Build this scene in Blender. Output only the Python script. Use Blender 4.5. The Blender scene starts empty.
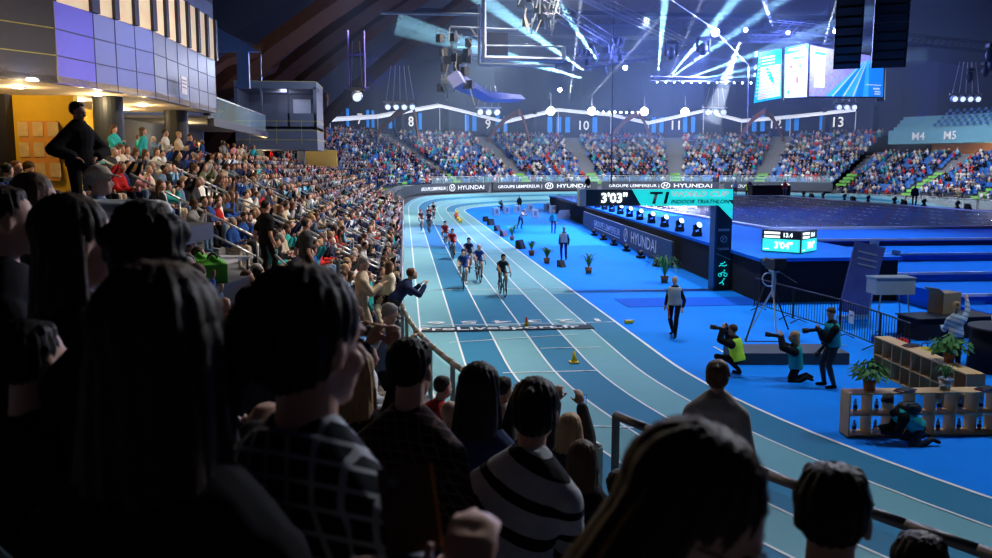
import bpy, math, random
import numpy as np
from mathutils import Vector, Matrix
R = random.Random(11)
rad, PI = math.radians, math.pi
V = Vector
SC = bpy.context.scene
COL = SC.collection

# ------------------------------------------------------------------ camera, light, exposure
YAW, F_PX, CAM_Z = rad(6.04), 860.0, 4.75
PITCH = math.atan(112 / F_PX)
cd = bpy.data.cameras.new('camera'); cam = bpy.data.objects.new('camera', cd); COL.objects.link(cam)
cam.location = (0, 0, CAM_Z); cam.rotation_euler = (PI / 2 - PITCH, 0, -YAW)
cd.sensor_width = 36; cd.lens = 36 * F_PX / 992; cd.clip_start = .05; cd.clip_end = 500
cd.dof.use_dof = True; cd.dof.focus_distance = 24; cd.dof.aperture_fstop = 3.8
SC.camera = cam
SC.view_settings.view_transform = 'Standard'; SC.view_settings.look = 'None'
SC.view_settings.exposure = 0.0; SC.view_settings.gamma = 1; SC.view_settings.use_curve_mapping = False
w = bpy.data.worlds.new('world'); SC.world = w; w.use_nodes = True
w.node_tree.nodes['Background'].inputs[0].default_value = (.10, .13, .30, 1)
w.node_tree.nodes['Background'].inputs[1].default_value = .30
SC.cycles.max_bounces = 5; SC.cycles.diffuse_bounces = 2; SC.cycles.glossy_bounces = 2
SC.cycles.transmission_bounces = 3; SC.cycles.transparent_max_bounces = 24; SC.cycles.volume_bounces = 0
SC.cycles.sample_clamp_indirect = 4; SC.cycles.caustics_reflective = False; SC.cycles.caustics_refractive = False

def spot(loc, target, power, col, ang=60, blend=.5, size=.4):
    l = bpy.data.lights.new('spot_light', 'SPOT'); l.energy = power; l.color = col
    l.spot_size = rad(ang); l.spot_blend = blend; l.shadow_soft_size = size
    o = bpy.data.objects.new('spot_light', l); COL.objects.link(o); o.location = loc
    o.rotation_euler = (V(target) - V(loc)).to_track_quat('-Z', 'Y').to_euler(); return o

CYAN, COOL, WARM, BLUE = (.55, .85, 1), (.86, .93, 1), (1, .80, .58), (.12, .25, 1)
# arena lamps hung on the roof trusses
for v, p in ((16, 17000), (30, 34000), (46, 52000), (64, 60000), (84, 66000), (104, 66000)):
    spot((9, v + 3, 20), (5, v, 0), p * .29, COOL, 75, .8)
for v, q in ((16, 7000), (34, 12000), (54, 15000), (76, 15000)):
    spot((22, v, 19), (17, v, 0), q, (.6, .8, 1), 80, .8)
for v in (18, 30, 44, 60, 78):        # audience wash on the long side stand
    spot((10, v + 4, 15), (-5, v + 2, 3), 9500 + v * 110, (1, .84, .68), 62, .7)
for k in range(7):                    # audience wash on the far bend and far side
    a = rad(15 + k * 27)
    spot((30.4 - 8 * math.cos(a), 92 + 8 * math.sin(a), 21), (30.4 - 42 * math.cos(a), 92 + 42 * math.sin(a), 5),
         27000, (.72, .80, 1) if k != 0 else (.5, .6, 1), 62, .8)
spot((36, 84, 20), (66, 86, 5), 30000, (.8, .8, 1), 70, .8)

spot((15, 20, 13), (0, 3, 3.4), 11000, (.85, .88, 1), 46, .8, .8)      # spill onto the stand nearest the camera
spot((3, 30, 16), (-2, 6, 4), 3200, (1, .86, .72), 60, .8, .8)

# ------------------------------------------------------------------ materials
MATS = {}
def mat(name, col, rough=.7, metal=0, emit=0, ecol=None, var=.10, scale=6, bump=0, alpha=1, spec=.3):
    if name in MATS: return MATS[name]
    m = bpy.data.materials.new(name); m.use_nodes = True; nt = m.node_tree; b = nt.nodes['Principled BSDF']
    b.inputs['Roughness'].default_value = rough; b.inputs['Metallic'].default_value = metal
    b.inputs['Specular IOR Level'].default_value = spec
    tc = nt.nodes.new('ShaderNodeTexCoord'); n = nt.nodes.new('ShaderNodeTexNoise'); n.inputs['Scale'].default_value = scale
    nt.links.new(tc.outputs['Object'], n.inputs['Vector'])
    mx = nt.nodes.new('ShaderNodeMix'); mx.data_type = 'RGBA'
    mx.inputs[6].default_value = (*[c * (1 - var) for c in col], 1); mx.inputs[7].default_value = (*[min(1, c * (1 + var)) for c in col], 1)
    nt.links.new(n.outputs['Fac'], mx.inputs[0]); nt.links.new(mx.outputs[2], b.inputs['Base Color'])
    if emit:
        b.inputs['Emission Color'].default_value = (*(ecol or col), 1); b.inputs['Emission Strength'].default_value = emit
    if bump:
        bp = nt.nodes.new('ShaderNodeBump'); bp.inputs['Strength'].default_value = bump
        nt.links.new(n.outputs['Fac'], bp.inputs['Height']); nt.links.new(bp.outputs[0], b.inputs['Normal'])
    if alpha < 1: b.inputs['Alpha'].default_value = alpha
    MATS[name] = m; return m

def cloth(name, col, kind=None, col2=(.3, .3, .3)):
    """woven fabric; kind 'plaid' adds crossing pale lines, 'bands' adds wide dark stripes"""
    key = 'cloth_' + name
    if key in MATS: return MATS[key]
    m = mat(key, col, .9, bump=.25, scale=40, var=.15, spec=.1)
    if kind:
        nt = m.node_tree; b = nt.nodes['Principled BSDF']; src = b.inputs['Base Color'].links[0].from_socket
        tc = nt.nodes.new('ShaderNodeTexCoord'); prev = src
        axes = ((1, 0, .4), (0, .5, 1)) if kind == 'plaid' else ((0.35, 0, 1),)
        for ax in axes:
            d = nt.nodes.new('ShaderNodeVectorMath'); d.operation = 'DOT_PRODUCT'; d.inputs[1].default_value = ax
            nt.links.new(tc.outputs['Object'], d.inputs[0])
            mu = nt.nodes.new('ShaderNodeMath'); mu.operation = 'MULTIPLY'; mu.inputs[1].default_value = 24 if kind == 'plaid' else 8.5
            fr = nt.nodes.new('ShaderNodeMath'); fr.operation = 'FRACT'
            lt = nt.nodes.new('ShaderNodeMath'); lt.operation = 'LESS_THAN'; lt.inputs[1].default_value = .22 if kind == 'plaid' else .33
            nt.links.new(d.outputs['Value'], mu.inputs[0]); nt.links.new(mu.outputs[0], fr.inputs[0]); nt.links.new(fr.outputs[0], lt.inputs[0])
            mx = nt.nodes.new('ShaderNodeMix'); mx.data_type = 'RGBA'; mx.inputs[7].default_value = (*col2, 1)
            nt.links.new(lt.outputs[0], mx.inputs[0]); nt.links.new(prev, mx.inputs[6]); prev = mx.outputs[2]
        nt.links.new(prev, b.inputs['Base Color'])
    return m

CLOTH = {'black': (.012, .012, .015), 'charcoal': (.045, .048, .055), 'navy': (.02, .03, .09), 'white': (.72, .72, .70), 'grey': (.28, .28, .29),
         'beige': (.55, .45, .33), 'teal': (.03, .36, .36), 'red': (.55, .03, .03), 'blue': (.025, .08, .30), 'denim': (.12, .20, .33),
         'brown': (.16, .085, .05), 'olive': (.12, .13, .06), 'pink': (.62, .28, .30), 'sky blue': (.25, .50, .72), 'cream': (.70, .62, .48)}
for k_, c_ in CLOTH.items(): cloth(k_, c_)
cm = lambda n: MATS['cloth_' + n]
SKIN = [mat('skin_fair', (.62, .36, .26), .55, var=.06), mat('skin_tan', (.48, .26, .17), .55, var=.06), mat('skin_brown', (.22, .11, .07), .55, var=.06)]
def hairmat(name, col):
    m = mat('hair_' + name, col, .6, var=.5, scale=9, spec=.22)
    nt = m.node_tree; b = nt.nodes['Principled BSDF']
    wv = nt.nodes.new('ShaderNodeTexNoise'); wv.inputs['Scale'].default_value = 1; wv.inputs['Detail'].default_value = 3
    mp = nt.nodes.new('ShaderNodeMapping'); mp.inputs['Scale'].default_value = (120, 60, 7); tc = nt.nodes.new('ShaderNodeTexCoord')
    nt.links.new(tc.outputs['Object'], mp.inputs[0]); nt.links.new(mp.outputs[0], wv.inputs['Vector'])
    bp = nt.nodes.new('ShaderNodeBump'); bp.inputs['Strength'].default_value = .5; bp.inputs['Distance'].default_value = .006
    nt.links.new(wv.outputs['Fac'], bp.inputs['Height']); nt.links.new(bp.outputs[0], b.inputs['Normal'])
    mx = [n for n in nt.nodes if n.type == 'MIX'][0]; nt.links.new(wv.outputs['Fac'], mx.inputs[0]); return m
HAIR = {'black': hairmat('black', (.012, .009, .008)), 'dark brown': hairmat('dark_brown', (.035, .018, .011)), 'brown': hairmat('brown', (.10, .05, .027)),
        'blond': hairmat('blond', (.42, .27, .13)), 'grey': hairmat('grey', (.33, .31, .29))}
STEEL = mat('galvanised_steel', (.50, .52, .54), .35, .8)
RAILM = mat('rail_aluminium', (.62, .64, .66), .32, .6)
DKMETAL = mat('dark_metal', (.03, .032, .038), .5, .4)
BLACKP = mat('black_plastic', (.012, .012, .014), .5)
DRAPE = mat('black_molton_drape', (.010, .011, .018), .95, bump=.2, scale=3)
WHITE = mat('white_paint', (.80, .80, .80), .6)
LETTER = mat('white_print', (.85, .85, .85), .6, var=.02)
CONC = mat('concrete', (.16, .165, .18), .85, bump=.3, scale=3)
STAIRG = mat('green_step_paint', (.16, .42, .08), .8)
SEATB = mat('blue_seat_plastic', (.012, .10, .34), .45)
WOOD = mat('birch_plywood', (.66, .42, .20), .55, var=.12, scale=4)
TIMBER = mat('glulam_timber', (.20, .075, .04), .7, var=.2, scale=2)
LEAF = mat('leaf_green', (.06, .20, .04), .6, var=.4, scale=9)
TERRA = mat('terracotta', (.40, .12, .05), .8)
YELP = mat('yellow_plastic', (.80, .55, .02), .5)
REDP = mat('red_plastic', (.65, .04, .02), .5)
LENS = mat('lit_lens', (.7, .85, 1), .3, emit=22, ecol=(.75, .86, 1))
LENSB = mat('lit_blue_lens', (.5, .7, 1), .3, emit=6, ecol=(.30, .55, 1))
LENSH = mat('glaring_lens', (1, 1, 1), .3, emit=70, ecol=(1, .95, .85))
LENSV = mat('violet_glaring_lens', (1, 1, 1), .3, emit=60, ecol=(.6, .55, 1))
GLASS = mat('rail_glass', (.55, .75, .75), .1, alpha=.22)
EYE = mat('eye', (.02, .015, .01), .2)
SCREENB = mat('phone_screen', (.1, .25, .6), .3, emit=.5, ecol=(.15, .4, .9), var=.5, scale=30)

# ------------------------------------------------------------------ mesh builder
class MB:
    def __init__(s): s.v = []; s.f = []; s.m = []; s.cur = 0
    def add(s, vs, fs):
        b = len(s.v); s.v += [tuple(q) for q in vs]; s.f += [tuple(b + i for i in f) for f in fs]; s.m += [s.cur] * len(fs)
    def box(s, c, d, rz=0, rx=0, ry=0):
        M = Matrix.Translation(V(c)) @ Matrix.Rotation(rz, 4, 'Z') @ Matrix.Rotation(rx, 4, 'X') @ Matrix.Rotation(ry, 4, 'Y')
        x, y, z = d[0] / 2, d[1] / 2, d[2] / 2
        s.add([M @ V(q) for q in ((-x, -y, -z), (x, -y, -z), (x, y, -z), (-x, y, -z), (-x, -y, z), (x, -y, z), (x, y, z), (-x, y, z))],
              [(0, 3, 2, 1), (4, 5, 6, 7), (0, 1, 5, 4), (1, 2, 6, 5), (2, 3, 7, 6), (3, 0, 4, 7)])
    def loft(s, rings, n=10, cap=True):
        """rings: (centre, xaxis, yaxis) with axes carrying the radii"""
        vs = []; fs = []
        for c, ax, ay in rings:
            for i in range(n):
                a = 2 * PI * i / n; vs.append(c + ax * math.cos(a) + ay * math.sin(a))
        for j in range(len(rings) - 1):
            for i in range(n):
                k = (i + 1) % n; fs.append((j * n + i, j * n + k, (j + 1) * n + k, (j + 1) * n + i))
        if cap: fs.append(tuple(range(n - 1, -1, -1))); fs.append(tuple((len(rings) - 1) * n + i for i in range(n)))
        s.add(vs, fs)
    def cone(s, p0, p1, r0, r1=None, n=10, roundends=False):
        p0, p1 = V(p0), V(p1); r1 = r0 if r1 is None else r1; d = (p1 - p0)
        if d.length < 1e-6: d = V((0, 0, 1e-3))
        d.normalize(); ax = d.orthogonal().normalized(); ay = d.cross(ax); ax, ay = ax, ay
        rings = []
        if roundends:
            for a in (80, 50, 22): rings.append((p0 - d * r0 * math.sin(rad(a)), r0 * math.cos(rad(a))))
        rings += [(p0, r0), (p1, r1)]
        if roundends:
            for a in (22, 50, 80): rings.append((p1 + d * r1 * math.sin(rad(a)), r1 * math.cos(rad(a))))
        s.loft([(c, ax * r, ay * r) for c, r in rings], n)
    def cap(s, p0, p1, r0, r1=None, n=10): s.cone(p0, p1, r0, r1, n, True)
    def tube(s, pts, r, n=6):
        for a, b in zip(pts, pts[1:]): s.cone(a, b, r, r, n)
    def ell(s, c, rr, M=None, n=12, m=8):
        M = M or Matrix.Identity(3); c = V(c); vs = [c + M @ V((0, 0, -rr[2]))]; fs = []
        for j in range(1, m):
            b = -PI / 2 + PI * j / m
            for i in range(n):
                a = 2 * PI * i / n; vs.append(c + M @ V((rr[0] * math.cos(a) * math.cos(b), rr[1] * math.sin(a) * math.cos(b), rr[2] * math.sin(b))))
        vs.append(c + M @ V((0, 0, rr[2])))
        for i in range(n):
            k = (i + 1) % n; fs.append((0, 1 + k, 1 + i)); t = 1 + (m - 2) * n; fs.append((t + i, t + k, len(vs) - 1))
            for j in range(m - 2): fs.append((1 + j * n + i, 1 + j * n + k, 1 + (j + 1) * n + k, 1 + (j + 1) * n + i))
        s.add(vs, fs)
    def torus(s, c, R0, r, M=None, n=20, m=6):
        M = M or Matrix.Identity(3); vs = []; fs = []
        for i in range(n):
            a = 2 * PI * i / n
            for j in range(m):
                b = 2 * PI * j / m; q = R0 + r * math.cos(b); vs.append(V(c) + M @ V((q * math.cos(a), q * math.sin(a), r * math.sin(b))))
        for i in range(n):
            for j in range(m):
                fs.append((i * m + j, ((i + 1) % n) * m + j, ((i + 1) % n) * m + (j + 1) % m, i * m + (j + 1) % m))
        s.add(vs, fs)
    def prism(s, poly, z0, z1):
        n = len(poly); s.add([(x, y, z0) for x, y in poly] + [(x, y, z1) for x, y in poly],
            [tuple(range(n - 1, -1, -1)), tuple(range(n, 2 * n))] + [(i, (i + 1) % n, n + (i + 1) % n, n + i) for i in range(n)])
    def mesh(s, name, mats, smooth=False):
        me = bpy.data.meshes.new(name); me.from_pydata(s.v, [], s.f)
        for m in (mats if isinstance(mats, (list, tuple)) else [mats]): me.materials.append(m)
        if isinstance(mats, (list, tuple)) and len(mats) > 1: me.polygons.foreach_set('material_index', s.m)
        if smooth: me.polygons.foreach_set('use_smooth', [True] * len(me.polygons))
        me.update(); return me
    def build(s, name, mats, parent=None, smooth=False, **kw):
        return link(name, s.mesh(name, mats, smooth), parent, **kw)

def link(name, me, parent=None, loc=None, rz=0, **kw):
    o = bpy.data.objects.new(name, me); COL.objects.link(o)
    if parent is not None: o.parent = parent
    if loc is not None: o.location = loc
    if rz: o.rotation_euler[2] = rz
    for k, v in kw.items(): o[k] = v
    return o
def thing(name, label, cat, loc=(0, 0, 0), rz=0, group=None):
    o = bpy.data.objects.new(name, None); COL.objects.link(o); o.location = loc; o.rotation_euler[2] = rz
    o.empty_display_size = .1; return tag(o, label, cat, group)
def tag(o, label, cat, group=None):
    o['label'] = label; o['category'] = cat
    if group: o['group'] = group
    return o
def struct(o): o['kind'] = 'structure'; return o
def copy_tree(o, parent=None):
    c = o.copy(); COL.objects.link(c)
    if parent is not None: c.parent = parent
    for ch in list(o.children): copy_tree(ch, c)
    return c
def dup(o, loc, rz=0, label=None, group=None):
    c = copy_tree(o); c.location = loc; c.rotation_euler = (0, 0, rz)
    if label: c['label'] = label
    if group: c['group'] = group
    return c
def remesh(mb, vox, it=4):
    me = bpy.data.meshes.new('t'); me.from_pydata(mb.v, [], mb.f); o = bpy.data.objects.new('t', me); COL.objects.link(o)
    m = o.modifiers.new('r', 'REMESH'); m.mode = 'VOXEL'; m.voxel_size = vox; m.use_smooth_shade = True
    if it: q = o.modifiers.new('s', 'SMOOTH'); q.iterations = it; q.factor = .5
    dg = bpy.context.evaluated_depsgraph_get(); out = bpy.data.meshes.new_from_object(o.evaluated_get(dg))
    bpy.data.objects.remove(o); bpy.data.meshes.remove(me); return out
def text(s, size, parent, M, m, name='lettering', bold=0, shear=0, align='CENTER', xs=1):
    c = bpy.data.curves.new('t', 'FONT'); c.body = s; c.size = size; c.align_x = align; c.align_y = 'CENTER'; c.offset = bold * size; c.shear = shear
    c.resolution_u = 2; c.extrude = .004
    o = bpy.data.objects.new('t', c); COL.objects.link(o); dg = bpy.context.evaluated_depsgraph_get()
    me = bpy.data.meshes.new_from_object(o.evaluated_get(dg)); bpy.data.objects.remove(o); me.materials.clear(); me.materials.append(m)
    if xs != 1: me.transform(Matrix.Diagonal((xs, 1, 1, 1)))
    p = link(name, me, parent); p.matrix_local = M; return p
def project(p):
    d = V(p) - V((0, 0, CAM_Z)); F = V((math.sin(YAW) * math.cos(PITCH), math.cos(YAW) * math.cos(PITCH), -math.sin(PITCH)))
    Rv = V((math.cos(YAW), -math.sin(YAW), 0)); U = Rv.cross(F); z = d.dot(F)
    return (496 + F_PX * d.dot(Rv) / z, 279 - F_PX * d.dot(U) / z, z) if z > .2 else (-999, -999, z)
def text_map(st, parent, m, fn, name='lettering', bold=.0):
    """lettering stretched over a surface; fn(u in 0..1, v in 0..1, offset) gives the place"""
    c = bpy.data.curves.new('t', 'FONT'); c.body = st; c.size = 1; c.offset = bold; c.resolution_u = 2
    o = bpy.data.objects.new('t', c); COL.objects.link(o); dg = bpy.context.evaluated_depsgraph_get()
    me = bpy.data.meshes.new_from_object(o.evaluated_get(dg)); bpy.data.objects.remove(o); me.materials.clear(); me.materials.append(m)
    xs = [v.co.x for v in me.vertices]; x0, x1 = min(xs), max(xs)
    for v in me.vertices: v.co = fn((v.co.x - x0) / (x1 - x0), v.co.y / .72, 0)
    me.update(); return link(name, me, parent)
def find(fn, px, a, b):
    """parameter between a and b at which fn passes the direction px"""
    best = None
    for i in range(801):
        q = a + (b - a) * i / 800; d_ = abs(project(fn(q))[0] - px)
        if best is None or d_ < best[0]: best = (d_, q)
    return best[1]
def face(loc, xdir, up=(0, 0, 1)):
    """matrix whose x runs along xdir, y along up: for writing on upright faces"""
    x = V(xdir).normalized(); y = V(up).normalized(); z = x.cross(y)
    M = Matrix((x, y, z)).transposed().to_4x4(); M.translation = V(loc); return M

# ------------------------------------------------------------------ outline of the oval
CU, V0, V1, RR = 30.4, 20.5, 92.0, 30.5      # bend centre u, straight from V0 to V1, radius of the front rail
def O(s, d=0, z=0):
    """point at arc length s along the rail line, d metres outward"""
    r = RR + d; L = V1 - V0
    if s < 0: a = -s / RR; return V((CU - r * math.cos(a), V0 - r * math.sin(a), z))
    if s <= L: return V((CU - r, V0 + s, z))
    a = (s - L) / RR
    if a <= PI: return V((CU - r * math.cos(a), V1 + r * math.sin(a), z))
    return V((CU + r, V1 - (s - L - PI * RR), z))
def OUT(s): return (O(s, 1) - O(s, 0)).normalized()
SL = V1 - V0; SF = SL + PI * RR
def samples(s0, s1, step):
    n = max(2, int(abs(s1 - s0) / step) + 1); return [s0 + (s1 - s0) * i / (n - 1) for i in range(n)]
def bank(s, r):
    if s < SL - 8 or s > SF + 8: return 0
    t = min(1, (s - SL + 8) / 22, (SF + 8 - s) / 22); t = t * t * (3 - 2 * t); return t * 1.25 * max(0, (r - 24) / 6.5)
def sweep(mb, ss, profile):
    """profile: list of (d, z) or function of s"""
    for a, b in zip(ss, ss[1:]):
        pa = profile(a) if callable(profile) else profile; pb = profile(b) if callable(profile) else profile
        for (i, j), (k, l) in zip(zip(pa, pa[1:]), zip(pb, pb[1:])):
            mb.add([O(a, *i), O(b, *k), O(b, *l), O(a, *j)], [(0, 1, 2, 3)])

# ------------------------------------------------------------------ floor, track, infield
m = MB(); m.box((30, 50, -.25), (170, 230, .4)); struct(m.build('floor', mat('hall_floor', (.05, .06, .08), .8)))
TL = mat('track_light', (.17, .40, .46), .75, var=.08, scale=1.2); TD = mat('track_dark', (.02, .19, .34), .75, var=.08, scale=1.2)
TW = mat('track_line', (.82, .84, .84), .6, var=.03)
m = MB(); SS = samples(-32, SF + 60, 1.0)
LN = [24 + i * 1.0 for i in range(7)] + [30.5]
for i in range(7):
    r0, r1 = LN[i], LN[i + 1]
    for a, b in zip(SS, SS[1:]):
        dark = i in (0, 2, 4)
        if 5 < a < 11: dark = i in (0, 2, 3, 4)
        if 11 <= a < 70: dark = i in (4,) or (i == 3 and 24 < a < 50)
        if a >= 70: dark = i in (1, 4)
        m.cur = 1 if dark else 0
        q = [O(a, r0 - RR, .02 + bank(a, r0)), O(a, r1 - RR, .02 + bank(a, r1)), O(b, r1 - RR, .02 + bank(b, r1)), O(b, r0 - RR, .02 + bank(b, r0))]
        m.add(q, [(0, 1, 2, 3)])
tr = struct(m.build('floor_track', [TL, TD]))
m = MB()
for i in range(7):
    r = LN[i]; w_ = .05 if i else .08
    for a, b in zip(SS, SS[1:]):
        m.add([O(a, r - w_ / 2 - RR, .03 + bank(a, r)), O(a, r + w_ / 2 - RR, .03 + bank(a, r)), O(b, r + w_ / 2 - RR, .03 + bank(b, r)), O(b, r - w_ / 2 - RR, .03 + bank(b, r))], [(0, 1, 2, 3)])
def cross(s, r0, r1, w_=.05): m.box((CU - (r0 + r1) / 2, V0 + s, .034), (r1 - r0, w_, .004))
cross(5.0, 24, 30); cross(-1.2, 26, 28.2); cross(1.4, 25.3, 26.9, .04); cross(12.5, 24, 30); cross(27, 24, 30); cross(4.1, 26, 30)
m.box((CU - 27.4, 20.9 + 2.4, .034), (3.8, .04, .004), rz=rad(12))
m.box((CU - 26.8, 15.0, .034), (2.6, .05, .004), rz=rad(-14)); m.box((CU - 28.5, 8.5, .034), (.05, 2.2, .004), rz=rad(60))
m.build('lane_line', TW, tr)
for i in range(6):
    text(str(i + 1), 1.15, tr, Matrix.Translation((CU - 24.5 - i, V0 + 5.35, .045)) @ Matrix.Rotation(PI, 4, 'Z') @ Matrix.Diagonal((1.1, .55, 1, 1)), LETTER, 'lane_number', .01)
m = MB(); m.box((2.9, 24.75, .045), (5.2, .62, .02)); mt = tag(m.build('start_mat', mat('black_mat', (.025, .03, .035), .8)), 'black printed timing mat lying across the track at the start line', 'mat')
text('ProLiveSport.fr', .62, mt, Matrix.Translation((2.7, 24.75, .06)), LETTER, bold=.01, xs=1.25)
m = MB(); pts = [O(s, 24 - RR) for s in samples(-60, SF + 75, 2)]; n = len(pts)
m.add([(p.x, p.y, .015) for p in pts], [tuple(range(n))])
struct(m.build('floor_infield', mat('blue_infield_carpet', (.003, .23, .92), .8, var=.14, scale=.6, spec=.1)))
m = MB(); m.box((10, 29.2, .025), (5, 1.9, .006)); struct(m.build('floor_carpet_band', mat('dark_blue_band', (.004, .11, .72), .8, spec=.1)))  # darker blue band across the carpet
m = MB(); m.box((10.1, 32.2, .03), (3.6, .06, .006)); m.box((9.2, 20.2, .03), (3.4, .05, .006), rz=.15); m.box((8.1, 20.9, .03), (.05, 1.5, .006)); m.box((10.2, 21.6, .03), (3, .05, .006), rz=-.1)
struct(m.build('trim_floor_lines', TW))

# ------------------------------------------------------------------ stands
NR = 9
def rowz(k): return .7 + .42 * k
def lprof():
    p = [(0.05, 0), (.05, .7)]
    for k in range(NR): p += [(.5 + .85 * k - .42, rowz(k)), (.5 + .85 * k + .43, rowz(k))]
    p += [(.08 + .85 * NR, 4.3), (14, 4.3)]; return p
m = MB(); sweep(m, samples(-44, SL - 6, 1.5), lprof()); struct(m.build('floor_side_stand', CONC))
FR = 18
def frz(k): return 1.9 + .42 * k
def fprof():
    p = [(1.0, 0), (1.0, 1.9)]
    for k in range(FR): p += [(1.2 + .88 * k, frz(k)), (1.2 + .88 * (k + 1), frz(k))]
    p += [(1.2 + .88 * FR, frz(FR)), (21, frz(FR))]; return p
m = MB(); sweep(m, samples(SL - 6, SL + PI * RR * .80, 2), fprof()); struct(m.build('floor_bend_stand', CONC))
RRW = 13
def rrz(k): return .9 + .42 * k
p = [(1.0, 0), (1.0, .9)]
for k in range(RRW): p += [(1.2 + .88 * k, rrz(k)), (1.2 + .88 * (k + 1), rrz(k))]
p += [(1.2 + .88 * RRW, 6.4), (20, 6.4)]
m = MB(); sweep(m, samples(SL + PI * RR * .80, SF + 60, 2), p); struct(m.build('floor_far_side_stand', CONC))
# back walls and roof
m = MB(); sweep(m, samples(-44, SF + 60, 3), lambda s: [(20.5 if 60 < s < 153 else 25, 0), (20.5 if 60 < s < 153 else 25, 22)]); struct(m.build('wall_back', mat('dark_navy_wall', (.015, .018, .04), .9)))
m = MB(); c0 = V((30.4, 56)); ring = []
for j in range(13):
    r = j / 12
    for i in range(64):
        a = 2 * PI * i / 64; x, y = c0.x + 60 * r * math.cos(a), c0.y + 108 * r * math.sin(a); ring.append((x, y, 30 - 12 * r * r + .35 * ((i % 2) - .5)))
m.add(ring, [(j * 64 + i, j * 64 + (i + 1) % 64, (j + 1) * 64 + (i + 1) % 64, (j + 1) * 64 + i) for j in range(12) for i in range(64)])
struct(m.build('ceiling', mat('dark_roof_panel', (.022, .022, .040), .9)))

# glulam arches rising from the perimeter to the crown of the roof
def arch(s, i):
    foot = O(s, 18.2 if s < 150 else 21.5, 5); d = (V((30.4, 56, 0)) - V((foot.x, foot.y, 0))); L = d.length; d.normalize(); side = V((-d.y, d.x, 0))
    top = MB(); rings = []
    for k in range(15):
        t = k / 14; q = foot + d * (L * t * .92); z = 5 + 21 * math.sin(t * PI / 2) ** .85
        rings.append((V((q.x, q.y, z)), side * .35, (V((0, 0, 1)) * .8 - d * (.6 * (1 - t)))))
    top.loft(rings, 4)
    if i not in (4, 5, 6, 7): struct(top.build('ceiling_arch', TIMBER))
    for sg in (-1, 1):
        b = MB(); q0 = foot + side * sg * 5.5; q0.z = 3
        b.loft([(q0.lerp(foot + d * 9 + V((0, 0, 8)), t) + V((0, 0, 2.2 * math.sin(t * PI))), side * .22, V((0, 0, .45))) for t in (0, .25, .5, .75, 1)], 4)
        struct(b.build('ceiling_brace', TIMBER))
for i in range(12):
    if i != 8: arch(44 + i * 13.2, i)

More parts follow.
